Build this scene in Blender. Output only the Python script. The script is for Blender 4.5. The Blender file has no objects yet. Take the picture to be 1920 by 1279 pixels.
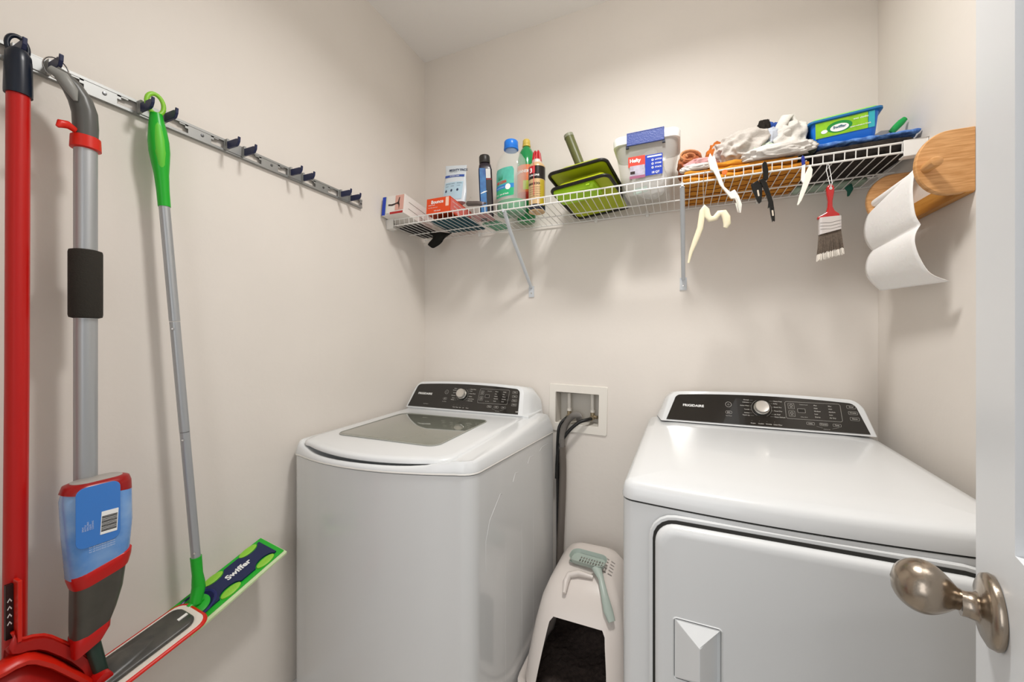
import bpy, bmesh, math, random
from mathutils import Vector, Matrix, noise
sc = bpy.context.scene
PI = math.pi

# ------------------------------------------------------------------ camera
cam_d = bpy.data.cameras.new('camera'); cam = bpy.data.objects.new('camera', cam_d)
sc.collection.objects.link(cam); sc.camera = cam
cam_d.sensor_width = 36; cam_d.lens = 729/1920*36; cam_d.clip_start = 0.02
cam_d.shift_y = -1.5/1920
cam.location = (1.228, -1.70, 1.27); cam.rotation_euler = (PI/2, 0, math.radians(23.17))
# ------------------------------------------------------------------ light
sc.view_settings.view_transform = 'Standard'; sc.view_settings.look = 'None'
sc.view_settings.gamma = 1; sc.view_settings.use_curve_mapping = False
sc.view_settings.exposure = 0.06
w = bpy.data.worlds.new('world'); sc.world = w; w.use_nodes = True
w.node_tree.nodes['Background'].inputs[0].default_value = (0.98, 0.99, 1, 1)
w.node_tree.nodes['Background'].inputs[1].default_value = 0.45
def area(name, loc, rot, sx, sy, power, col, shape='RECTANGLE'):
    d = bpy.data.lights.new(name, 'AREA'); d.shape = shape; d.size = sx; d.size_y = sy
    d.energy = power; d.color = col
    o = bpy.data.objects.new(name, d); sc.collection.objects.link(o)
    o.location = loc; o.rotation_euler = rot
    return o
area('ceiling_panel_light', (1.15, -0.92, 2.70), (0, 0, 0), 0.24, 0.24, 14.6, (1, 0.98, 0.95), 'DISK').data.spread = math.radians(150)
pl_ = bpy.data.lights.new('ceiling_lamp_light', 'POINT'); pl_.energy = 3.5; pl_.color = (1, 0.98, 0.95); pl_.shadow_soft_size = 0.09
po_ = bpy.data.objects.new('ceiling_lamp_light', pl_); sc.collection.objects.link(po_); po_.location = (1.20, -0.86, 2.50)
area('hall_fill', (0.95, -3.3, 1.75), (PI/2, 0, 0), 1.9, 1.9, 22, (0.98, 0.985, 1.0))  # unseen fill added beyond the doorway to brighten the front faces

# ------------------------------------------------------------------ materials
def s2l(c):
    return tuple((x/12.92 if x <= 0.04045 else ((x+0.055)/1.055)**2.4) for x in c)
def hexc(h):
    return s2l(tuple(int(h[i:i+2], 16)/255 for i in (0, 2, 4)))
MATS = {}
def mat(name, h, rough=0.5, metal=0.0, bump=0, bscale=60, var=0, vscale=8, coat=0, trans=0, ior=1.45, alpha=1, h2=None, sss=0, spec=0.5):
    if name in MATS: return MATS[name]
    m = bpy.data.materials.new(name); m.use_nodes = True
    nt = m.node_tree; b = nt.nodes['Principled BSDF']
    c = hexc(h)
    b.inputs['Base Color'].default_value = (*c, 1)
    b.inputs['Roughness'].default_value = rough; b.inputs['Metallic'].default_value = metal
    b.inputs['Coat Weight'].default_value = coat; b.inputs['Transmission Weight'].default_value = trans
    b.inputs['IOR'].default_value = ior; b.inputs['Alpha'].default_value = alpha
    b.inputs['Specular IOR Level'].default_value = spec
    if sss:
        b.inputs['Subsurface Weight'].default_value = sss; b.inputs['Subsurface Scale'].default_value = 0.01
    tc = nt.nodes.new('ShaderNodeTexCoord')
    if bump:
        n = nt.nodes.new('ShaderNodeTexNoise'); n.inputs['Scale'].default_value = bscale; n.inputs['Detail'].default_value = 3
        nt.links.new(tc.outputs['Object'], n.inputs['Vector'])
        bp = nt.nodes.new('ShaderNodeBump'); bp.inputs['Strength'].default_value = min(1, bump); bp.inputs['Distance'].default_value = 0.002*max(1, bump)
        nt.links.new(n.outputs['Fac'], bp.inputs['Height']); nt.links.new(bp.outputs['Normal'], b.inputs['Normal'])
    if var:
        n = nt.nodes.new('ShaderNodeTexNoise'); n.inputs['Scale'].default_value = vscale; n.inputs['Detail'].default_value = 4
        nt.links.new(tc.outputs['Object'], n.inputs['Vector'])
        mr = nt.nodes.new('ShaderNodeMapRange'); mr.inputs[1].default_value = 0.35; mr.inputs[2].default_value = 0.65
        nt.links.new(n.outputs['Fac'], mr.inputs[0])
        mx = nt.nodes.new('ShaderNodeMix'); mx.data_type = 'RGBA'
        nt.links.new(mr.outputs[0], mx.inputs[0])
        c2 = hexc(h2) if h2 else tuple(x*(1-var) for x in c)
        mx.inputs[6].default_value = (*c, 1); mx.inputs[7].default_value = (*c2, 1)
        nt.links.new(mx.outputs[2], b.inputs['Base Color'])
    MATS[name] = m
    return m
def wood(name, h1, h2, scale=(1, 12, 12), rot=0):
    m = bpy.data.materials.new(name); m.use_nodes = True; nt = m.node_tree; b = nt.nodes['Principled BSDF']
    tc = nt.nodes.new('ShaderNodeTexCoord'); mp = nt.nodes.new('ShaderNodeMapping'); mp.inputs['Scale'].default_value = scale
    n = nt.nodes.new('ShaderNodeTexNoise'); n.inputs['Scale'].default_value = 9; n.inputs['Detail'].default_value = 5
    nt.links.new(tc.outputs['Object'], mp.inputs[0]); nt.links.new(mp.outputs[0], n.inputs['Vector'])
    cr = nt.nodes.new('ShaderNodeValToRGB'); cr.color_ramp.elements[0].position = .32; cr.color_ramp.elements[1].position = .68
    cr.color_ramp.elements[0].color = (*hexc(h1), 1); cr.color_ramp.elements[1].color = (*hexc(h2), 1)
    nt.links.new(n.outputs['Fac'], cr.inputs[0]); nt.links.new(cr.outputs[0], b.inputs['Base Color'])
    b.inputs['Roughness'].default_value = 0.4
    return m
PAINT = mat('wall_paint', 'e7e0d8', 0.6, bump=0.25, bscale=45, var=0.03, vscale=3)
CEIL = mat('ceiling_paint', 'f6f3f0', 0.8, bump=0.3, bscale=60)
TILE = mat('floor_tile', 'cfc9c0', 0.4, var=0.2, vscale=6)
TRIM = mat('trim_white', 'eceded', 0.35)
DOORM = mat('door_white', 'e6e9ec', 0.38, bump=0.15, bscale=30)
ENAMEL = mat('white_enamel', 'dfe1e2', 0.24, coat=0.2)
SHEET = mat('white_enamel_sheet', 'd8d9d9', 0.24, coat=0.3)
GAP = mat('dark_gap', '2a2926', 0.7)
BLACKG = mat('black_gloss', '1b1815', 0.12, coat=0.5)
GLASSD = mat('smoked_glass', '777a6e', 0.06, coat=0.8, var=0.08, vscale=3)
PRINT = mat('print_grey', 'b9b6b0', 0.5)
PRINTW = mat('print_white', 'f4f4f2', 0.5)
CHROME = mat('satin_chrome', 'd5d2cd', 0.22, metal=1)
KNOBM = mat('knob_silver', 'cbc6bf', 0.3, metal=0.6)
NICKEL = mat('brushed_nickel', 'a69a8c', 0.24, metal=1, bump=0.1, bscale=200)
ALU = mat('aluminium', 'a4a5a4', 0.45, metal=0.7)
ALUD = mat('aluminium_satin', 'b2b5b8', 0.36, metal=0.55)
WIRE = mat('white_vinyl_wire', 'e8e6e2', 0.4)
BRKT = mat('grey_white_steel', 'ccd1d6', 0.4)
NAVY = mat('navy_rubber', '1c2348', 0.45)
NAVYD = mat('dark_navy_plastic', '101a2a', 0.3)
RED = mat('red_plastic', 'c01410', 0.32)
REDB = mat('bright_red_plastic', 'd4210f', 0.35)
GREEN = mat('green_plastic', '1fae2a', 0.35)
LIME = mat('lime_plastic', '8fce3c', 0.4)
GREY = mat('grey_plastic', '5b5b58', 0.35)
DGREY = mat('dark_grey_plastic', '33332f', 0.32)
FOAM = mat('black_foam', '2c2822', 0.9, bump=0.6, bscale=300)
WHITE = mat('white_plastic', 'f1efea', 0.4)

# ------------------------------------------------------------------ mesh builder
class MB:
    def __init__(s, M=None): s.v = []; s.f = []; s.M = M
    def add(s, verts, faces, M=None):
        k = len(s.v)
        for p in verts:
            p = Vector(p)
            if M is not None: p = M @ p
            if s.M is not None: p = s.M @ p
            s.v.append(p)
        s.f += [tuple(i+k for i in f) for f in faces]
        return s
    def loft(s, rings, caps=(True, True), closed=True, M=None, wrap=False):
        n = len(rings[0]); vs = [p for r in rings for p in r]; fs = []
        R = len(rings)
        for i in range(R if wrap else R-1):
            i2 = (i+1) % R
            for j in range(n if closed else n-1):
                a, b = i*n+j, i*n+(j+1) % n; c, d = i2*n+(j+1) % n, i2*n+j
                fs.append((a, b, c, d))
        if caps[0] and not wrap: fs.append(tuple(reversed(range(n))))
        if caps[1] and not wrap: fs.append(tuple((R-1)*n+j for j in range(n)))
        return s.add(vs, fs, M)
    def box(s, lo, hi, M=None):
        x0, y0, z0 = lo; x1, y1, z1 = hi
        return s.loft([[(x0, y0, z0), (x1, y0, z0), (x1, y1, z0), (x0, y1, z0)], [(x0, y0, z1), (x1, y0, z1), (x1, y1, z1), (x0, y1, z1)]], M=M)
    def slab(s, w, h, t, r=0.005, bev=0.001, M=None, n=5):
        """rounded rectangle centred in XY, thick from z=0 to t"""
        bev = min(bev, t/2.01)
        def ring(i, z): return [(x, y, z) for x, y in rrect(w-2*i, h-2*i, max(r-i, 0.0003), n)]
        return s.loft([ring(bev, 0), ring(0, bev), ring(0, t-bev), ring(bev, t)], M=M)
    def prism(s, pts, t, M=None, bev=0):
        """polygon in XY extruded from z=0 to t"""
        return s.loft([[(x, y, 0) for x, y in pts], [(x, y, t) for x, y in pts]], M=M)
    def cyl(s, a, b, r0, r1=None, n=20, M=None):
        return s.tube([a, b], [r0, r0 if r1 is None else r1], n, M=M)
    def tube(s, pts, r, n=12, M=None, sy=1.0, caps=(True, True), closed=False, up=None):
        pts = [Vector(p) for p in pts]; N = len(pts)
        if not isinstance(r, (list, tuple)): r = [r]*N
        T = []
        for i in range(N):
            if closed: t = pts[(i+1) % N]-pts[i-1]
            else: t = pts[min(i+1, N-1)]-pts[max(i-1, 0)]
            T.append(t.normalized())
        u = Vector(up) if up else Vector((0, 0, 1))
        if abs(u.dot(T[0])) > 0.95: u = Vector((1, 0, 0)) if not up else Vector((0, 1, 0))
        u = (u-T[0]*u.dot(T[0])).normalized(); rings = []
        for i in range(N):
            u = (u-T[i]*u.dot(T[i])).normalized(); v = T[i].cross(u)
            rings.append([pts[i]+(u*math.cos(a)+v*(math.sin(a)*sy))*r[i] for a in [2*PI*k/n for k in range(n)]])
        return s.loft(rings, caps=caps, M=M, wrap=closed)
    def lathe(s, prof, n=32, M=None, a0=0, a1=2*PI, sy=1):
        full = abs(a1-a0-2*PI) < 1e-6
        k = n if full else n+1
        rings = [[(r*math.cos(a0+(a1-a0)*j/n), sy*r*math.sin(a0+(a1-a0)*j/n), z) for j in range(k)] for r, z in prof]
        return s.loft(rings, caps=(full and prof[0][0] > 1e-5, full and prof[-1][0] > 1e-5), closed=full, M=M)
    def build(s, name, m, parent=None, smooth=35, bevel=0, solid=0, subsurf=0, recalc=True):
        me = bpy.data.meshes.new(name)
        off = parent_loc(parent)
        me.from_pydata([tuple(p-off) for p in s.v], [], s.f); me.validate()
        if recalc:
            bm = bmesh.new(); bm.from_mesh(me); bmesh.ops.remove_doubles(bm, verts=bm.verts, dist=1e-6)
            bmesh.ops.recalc_face_normals(bm, faces=bm.faces); bm.to_mesh(me); bm.free()
        if smooth:
            me.shade_smooth()
            me.set_sharp_from_angle(angle=math.radians(smooth))
        me.materials.append(m)
        o = bpy.data.objects.new(name, me); sc.collection.objects.link(o)
        if parent: o.parent = parent
        if bevel:
            b = o.modifiers.new('bevel', 'BEVEL'); b.width = bevel; b.segments = 2; b.limit_method = 'ANGLE'; b.angle_limit = math.radians(40)
        if solid:
            b = o.modifiers.new('solid', 'SOLIDIFY'); b.thickness = solid; b.offset = 0
        if subsurf:
            b = o.modifiers.new('sub', 'SUBSURF'); b.levels = subsurf; b.render_levels = subsurf
        return o
def parent_loc(p):
    v = Vector((0, 0, 0))
    while p: v += p.location; p = p.parent
    return v
def rrect(w, h, r, n=5):
    r = min(r, w/2-1e-5, h/2-1e-5); out = []
    for cx, cy, a in ((w/2-r, h/2-r, 0), (-w/2+r, h/2-r, PI/2), (-w/2+r, -h/2+r, PI), (w/2-r, -h/2+r, 1.5*PI)):
        for k in range(n+1):
            t = a+PI/2*k/n; out.append((cx+r*math.cos(t), cy+r*math.sin(t)))
    return out
def thing(name, label, cat, loc, group=None):
    o = bpy.data.objects.new(name, None); sc.collection.objects.link(o); o.location = loc
    o.empty_display_size = 0.05
    return tag(o, label, cat, group)
def tag(o, label, cat, group=None):
    o['label'] = label; o['category'] = cat
    if group: o['group'] = group
    return o
def struct(o): o['kind'] = 'structure'; return o
def frame(o, x, y, z=None):
    """matrix from origin and two axis directions"""
    x = Vector(x).normalized(); y = Vector(y); y = (y-x*y.dot(x)).normalized(); z = x.cross(y)
    M = Matrix((x, y, z)).transposed().to_4x4(); M.translation = Vector(o); return M
def front(o, lean=0, yaw=0):
    """local x right, y up, z towards the viewer (-Y)"""
    return Matrix.Translation(Vector(o)) @ Matrix.Rotation(math.radians(yaw), 4, 'Z') @ Matrix.Rotation(PI/2-math.radians(lean), 4, 'X')
_fc = {}
def text_geo(s, size, align='LEFT', bold=0.0):
    key = (s, size, align, bold)
    if key in _fc: return _fc[key]
    c = bpy.data.curves.new('t', 'FONT'); c.body = s; c.size = size; c.align_x = align; c.offset = bold; c.resolution_u = 3
    o = bpy.data.objects.new('t', c); sc.collection.objects.link(o)
    bpy.context.view_layer.update()
    me = bpy.data.meshes.new_from_object(o.evaluated_get(bpy.context.evaluated_depsgraph_get()))
    g = ([tuple(v.co) for v in me.vertices], [tuple(p.vertices) for p in me.polygons])
    bpy.data.objects.remove(o); bpy.data.curves.remove(c); bpy.data.meshes.remove(me)
    _fc[key] = g; return g
def text(mb, s, x, y, size, M=None, align='LEFT', bold=0.0, fn=None, sx=1.0, rot=0, z=0.0004):
    v, f = text_geo(s, size, align, bold)
    c, d = math.cos(rot), math.sin(rot)
    pts = [((a*sx*c-b*d)+x, (a*sx*d+b*c)+y) for a, b, _ in v]
    if fn: mb.add([fn(a, b) for a, b in pts], f, M)
    else: mb.add([(a, b, z) for a, b in pts], f, M)
def outline(mb, w, h, r, lw, x, y, M, z=0.0003):
    o1 = [(a+x, b+y, z) for a, b in rrect(w, h, r, 4)]; o2 = [(a+x, b+y, z) for a, b in rrect(w-2*lw, h-2*lw, max(r-lw, .0002), 4)]
    mb.loft([o1, o2], caps=(False, False), M=M)
def ringline(mb, r, lw, x, y, M, z=0.0003, a0=0, a1=2*PI, n=28):
    o1 = [(x+r*math.cos(a0+(a1-a0)*k/n), y+r*math.sin(a0+(a1-a0)*k/n), z) for k in range(n+1)]
    o2 = [(x+(r-lw)*math.cos(a0+(a1-a0)*k/n), y+(r-lw)*math.sin(a0+(a1-a0)*k/n), z) for k in range(n+1)]
    mb.loft([o1, o2], caps=(False, False), closed=False, M=M)
def seg(mb, x0, y0, x1, y1, lw, M, z=0.0003):
    a = Vector((x0, y0)); b = Vector((x1, y1)); d = (b-a).normalized(); p = Vector((-d.y, d.x))*lw/2
    mb.add([(*(a+p), z), (*(b+p), z), (*(b-p), z), (*(a-p), z)], [(0, 3, 2, 1)], M)

# ================================================================== room
W, CH, RD = 1.85, 2.73, -1.84
wm = MB()
t = 0.14
x0, x1, z0, z1 = 0.712, 0.916, 0.889, 1.037          # recess of the supply box
wm.box((-t, 0, -.1), (x0, t, CH+.1)); wm.box((x1, 0, -.1), (W+t, t, CH+.1))
wm.box((x0, 0, -.1), (x1, t, z0)); wm.box((x0, 0, z1), (x1, t, CH+.1))
struct(wm.build('wall_back', PAINT, smooth=0))
struct(MB().box((-t, RD-.14, -.1), (0, 0, CH+.1)).build('wall_left', PAINT, smooth=0))
struct(MB().box((W, RD-.14, -.1), (W+t, 0, CH+.1)).build('wall_right', PAINT, smooth=0))
fm = MB(); DX0, DX1 = 0.46, 1.345
fm.box((0, RD-.12, -.1), (DX0, RD, CH+.1)); fm.box((DX1, RD-.12, -.1), (W, RD, CH+.1)); fm.box((DX0, RD-.12, 2.06), (DX1, RD, CH+.1))
struct(fm.build('wall_front', PAINT, smooth=0))
struct(MB().box((-t, RD-.14, CH), (W+t, t, CH+.1)).build('ceiling', CEIL, smooth=0))
struct(MB().box((-t, RD-2.2, -.1), (W+t, t, 0)).build('floor', TILE, smooth=0))
struct(MB().box((0.0, -0.014, 0), (W, 0, .09)).build('baseboard_back', TRIM, smooth=0, bevel=.003))
struct(MB().box((0.0, RD, 0), (.014, -.014, .09)).build('baseboard_left', TRIM, smooth=0, bevel=.003))
struct(MB().box((W-.014, RD, 0), (W, -.014, .09)).build('baseboard_right', TRIM, smooth=0, bevel=.003))
tm = MB(); tm.box((DX0-.06, RD, 0), (DX0, RD+.014, 2.12)); tm.box((DX1, RD, 0), (DX1+.06, RD+.014, 2.12)); tm.box((DX0-.06, RD, 2.06), (DX1+.06, RD+.014, 2.12))
struct(tm.build('trim_1', TRIM, smooth=0, bevel=.003))

# ------------------------------------------------------------------ door (open, free edge in the room)
dE = Vector((1.537, -1.09, 0)); dd = Vector((-.262, -.965, 0)).normalized(); dn = Vector((-.965, .262, 0)).normalized()
DM = frame(dE, dd, (0, 0, 1))      # x along the leaf, y up, z = dd x up
if DM.to_3x3().col[2].dot(dn) < 0:
    zs = -1
else: zs = 1
door = MB()
def dbox(a0, a1, b0, b1, c0, c1, m): m.box((a0, b0, min(c0*zs, c1*zs)), (a1, b1, max(c0*zs, c1*zs)), M=DM)
LW, LT, LH = .745, .035, 2.03
st = .112
for a0, a1, b0, b1 in ((0, st, .01, LH), (LW-st, LW, .01, LH), (st, LW-st, .01, .22), (st, LW-st, .90, 1.075), (st, LW-st, LH-.12, LH), (LW/2-.05, LW/2+.05, .22, .90), (LW/2-.05, LW/2+.05, 1.075, LH-.12)):
    dbox(a0, a1, b0, b1, 0, -LT, door)
doorob = struct(door.build('door_1', DOORM, smooth=0))
pm = MB()
for a0, a1 in ((st, LW/2-.05), (LW/2+.05, LW-st)):
    for b0, b1 in ((.22, .90), (1.075, LH-.12)):
        dbox(a0, a1, b0, b1, -.010, -.025, pm)
        dbox(a0+.03, a1-.03, b0+.03, b1-.03, -.004, -.012, pm)
pm.build('door_panel', DOORM, doorob, smooth=0, bevel=.003)
for s_ in (0.065,):
    base = dE+dd*s_+Vector((0, 0, .998))
    KM = frame(base, dd, (0, 0, 1)) if zs == 1 else frame(base, -dd, (0, 0, 1))
    k = MB(); k.lathe([(0, 0.0005), (.0345, 0.0005), (.0355, .003), (.034, .0075), (.028, .0105), (.0165, .0125), (.0135, .0145), (.0122, .020), (.0125, .0245), (0, .0245)], 48, M=KM)
    hk = k.build('door_handle', NICKEL, doorob, smooth=50)
    g = MB(); prof = [(0, .0245), (.0105, .0248), (.0112, .0275)]
    for i in range(1, 19):
        u = i/18; z = .0275+u*.050
        if u < .5:
            q_ = u/.5; r = .0112+(.0270-.0112)*(math.sin(q_*PI/2)**.95)
        else: r = .0270*math.sqrt(max(0, 1-((u-.5)/.5)**2))
        prof.append((r, z))
    TM = KM @ Matrix.Rotation(math.radians(-7), 4, 'X')
    g.lathe(prof, 48, M=TM); g.build('knob', NICKEL, hk, smooth=60)

# ================================================================== appliance helpers
def bow_outline(x0, x1, yb, yf, bow, r, inset=0, nf=14, nc=6):
    """plan outline, front side (-Y) bowed outwards; counterclockwise from rear left"""
    x0 += inset; x1 -= inset; yb -= inset; yf += inset; r = max(r-inset, .004)
    cx = (x0+x1)/2; hw = (x1-x0)/2; out = [(x0, yb), ]
    out += [(x0, yb+(yf+r-yb)*k/4) for k in range(1, 4)]
    for k in range(nc+1):
        a = PI+PI/2*k/nc; out.append((x0+r+r*math.cos(a), yf+r+r*math.sin(a)))
    a_, b_ = x0+r, x1-r
    for k in range(1, nf):
        x = a_+(b_-a_)*k/nf; q = (x-cx)/(hw-r); out.append((x, yf-bow*(1-q*q)))
    for k in range(nc+1):
        a = 1.5*PI+PI/2*k/nc; out.append((x1-r+r*math.cos(a), yf+r+r*math.sin(a)))
    out += [(x1, yf+r+(yb-yf-r)*k/4) for k in range(1, 4)]
    out.append((x1, yb))
    return out

# ================================================================== washer
wx0, wx1, wyb, wyf = .016, .718, -.05, -.785
washer = thing('washing_machine', 'white top-loading washing machine with smoked glass lid in the left corner', 'washing machine', (.367, -.42, 0))
def wseam(x, y):
    k = (-y-.05)/.74
    return .862+(.030+.010*(x-.367)/.35)*k
def wtop(y): return .9305+.016*(y+.785)/.58
b = MB()
b.loft([[(x, y, .02) for x, y in bow_outline(wx0, wx1, wyb, wyf, .055, .05)],
        [(x, y, wseam(x, y)-.002) for x, y in bow_outline(wx0, wx1, wyb, wyf, .055, .05)]])
# pressed relief on the right side panel
body = b.build('cabinet', SHEET, washer, smooth=50)
rel = MB()
SM = frame((wx1, -.40, .5), (0, 1, 0), (0, 0, 1))
def arch(y0, z0, pts, r=.0016):
    rel.tube([(wx1-.0002, y, z) for y, z in pts], r*.6, 6)
arch(0, 0, [(-.70, .60), (-.70, .69), (-.675, .74), (-.60, .792), (-.585, .785)])
arch(0, 0, [(-.50, .795), (-.48, .818), (-.455, .812)])
arch(0, 0, [(-.36, .815), (-.34, .834), (-.30, .828)])
arch(0, 0, [(-.23, .826), (-.20, .836), (-.12, .832)])
for yy in (-.56, -.42, -.30):
    arch(0, 0, [(yy, .12), (yy, .62)], .0009)
rel.build('panel_ribs', SHEET, body, smooth=60)
c = MB()
def scoop(x):
    q = abs((x-.345)/.295)
    return 0 if q >= 1 else (1-q**4)**.8
def wring(ins, dz, lv=0, sz_=None):
    """lv blends from following the seam (0) to the level deck under the lid (1); sz_ is the height in the finger scoop"""
    out = []
    for x, y in bow_outline(wx0, wx1, wyb, wyf, .055, .05, ins):
        z = (wseam(x, y)+dz)*(1-lv)+(wtop(y))*lv
        if sz_ is not None and y < wyf+.05:
            q = scoop(x); z = z*(1-q)+(wseam(x, y)+sz_)*q
        out.append((x, y, z))
    return out
c.loft([wring(.0, 0.0005), wring(-.002, .002), wring(-.002, .008), wring(.003, .030, 0, .013), wring(.007, .038, .15, .017), wring(.012, .043, .5, .017), wring(.020, .046, .85, .013), wring(.036, .05, 1, .008), wring(.060, .05, 1, .008), wring(.066, .05, 1, .012)])
c.build('top_frame', ENAMEL, washer, smooth=55)
sm_ = MB(); sm_.loft([wring(-.0025, .0006), wring(-.0028, .0018), wring(-.0028, .0042), wring(-.0022, .0055)], caps=(False, False)); sm_.build('seam_trim', WHITE, washer)
# lid
lid = MB()
def lring(ins, z, dz=0):
    o = []
    x0, x1, yb, yf = .052+ins, .640-ins, -.205-ins, -.785+ins
    for x, y in bow_outline(x0, x1, yb, yf, .046, .06, 0, 18):
        k = (y-yf)/(yb-yf); zz = z+.016*k
        o.append((x, y, zz))
    return o
lid.loft([lring(.03, .914), lring(.008, .9165), lring(0, .921), lring(0, .929), lring(.006, .9345), lring(.02, .9365)])
lidob = lid.build('lid', ENAMEL, washer, smooth=60)
gl = MB()
def gring(ins, dz):
    o = []
    for x, y in rrect(.415-2*ins, .37-2*ins, .035-ins*.6, 6):
        # taper: narrower towards the rear is not needed; slight lean with the lid
        X = .327+x; Y = -.50+y; k = (Y+.80)/.595
        o.append((X, Y, .9368+.016*k+dz))
    return o
gl.loft([gring(0, 0), gring(0, .0012), gring(.002, .0016)])
gl.build('lid_window', GLASSD, lidob, smooth=30)
gm = MB(); gm.loft([gring(-.004, -.0004), gring(-.0035, .0022), gring(-.0002, .0024), gring(0, .0005)], caps=(False, False)); gm.build('window_rim', mat('grey_rim', '9b9c95', .4), lidob)

def console(root, xl, xr, y0, z0, y1, z1, xlt, xrt, side=1, washer_=False):
    """housing with sloped face: bottom edge (y0,z0), top edge (y1,z1); face narrows upwards"""
    m = MB()
    n = 12; bowz = .010
    def face_ring(y_off, z_off, ins):
        pts = []
        # left bottom, right bottom, up the right, over the bowed top, down the left
        def P(u, v):  # u 0..1 across, v 0..1 up
            xa = xl+(xlt-xl)*v+ins; xb = xr+(xrt-xr)*v-ins
            x = xa+(xb-xa)*u
            v = v*(1+.085*(1-(2*u-1)**2))
            y = y0+(y1-y0)*v+y_off; z = z0+(z1-z0)*v+z_off
            return (x, y, z)
        r = .07; rv = .30
        for k in range(5): pts.append(P(k/4, 0))
        for k in range(1, 5): pts.append(P(1, (1-rv)*k/4))
        for k in range(1, 7):
            a = PI/2*k/6; pts.append(P(1-r*.75+r*.75*math.cos(a), 1-rv+rv*math.sin(a)))
        for k in range(1, n): pts.append(P(1-r*.75-(1-1.5*r)*k/n, 1))
        for k in range(0, 6):
            a = PI/2+PI/2*k/6; pts.append(P(r*.75+r*.75*math.cos(a), 1-rv+rv*math.sin(a)))
        for k in range(0, 4): pts.append(P(0, (1-rv)*(4-k)/4))
        return pts
    f0 = face_ring(0, 0, 0.004); f1 = face_ring(.003, 0, 0)
    back = [(x+(x-(xl+xr)/2)*.06, min(-.035, y+.09), z-(.012 if z > z0+.02 else 0)) for x, y, z in f1]
    back2 = [(x+(x-(xl+xr)/2)*.10, -.02, z0-.03 if z < z0+.01 else z-.045) for x, y, z in f1]
    m.loft([f0, f1, back, back2])
    return m.build('console_housing', ENAMEL, root, smooth=50), face_ring

cons, fr = console(washer, .040, .634, -.205, .955, -.145, 1.068, .064, .622)
def console_panel(root, fr, xl, xr, y0, z0, y1, z1, xlt, xrt, ins_l, ins_r):
    """black glass panel lying on the housing's face; returns the panel and face frame"""
    up = Vector((0, y1-y0, z1-z0)); H = up.length; up.normalize()
    M = frame((xl, y0, z0), (1, 0, 0), up)
    tl, tr = xlt-xl, xrt-xl; w_ = xr-xl
    r = .020
    pts = [(ins_l, .006), (w_-ins_r, .006)]
    a = Vector((tr-ins_r+.000, H-.010)); 
    for k in range(6):
        q = PI/2*k/5; pts.append((a.x-r+r*math.cos(q)+(.003*(1-k/5)), a.y-r+r*math.sin(q)))
    n = 10; xa, xb = tl+ins_l+r, a.x-r
    for k in range(1, n):
        x = xb+(xa-xb)*k/n; q = 2*(x-xa)/(xb-xa)-1; pts.append((x, H-.010+.0095*(1-q*q)))
    for k in range(6):
        q = PI/2+PI/2*k/5; pts.append((tl+ins_l+r+r*math.cos(q)-(.003*k/5), H-.010-r+r*math.sin(q)))
    p = MB(); p.prism(pts, .0022, M=M); ob = p.build('control_panel', BLACKG, root, smooth=20)
    M2 = M @ Matrix.Translation((0, 0, .0023))
    return ob, M2, H, w_
wp, wM, wH, ww = console_panel(washer, fr, .040, .634, -.205, .955, -.145, 1.068, .064, .622, .012, .020)

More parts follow.
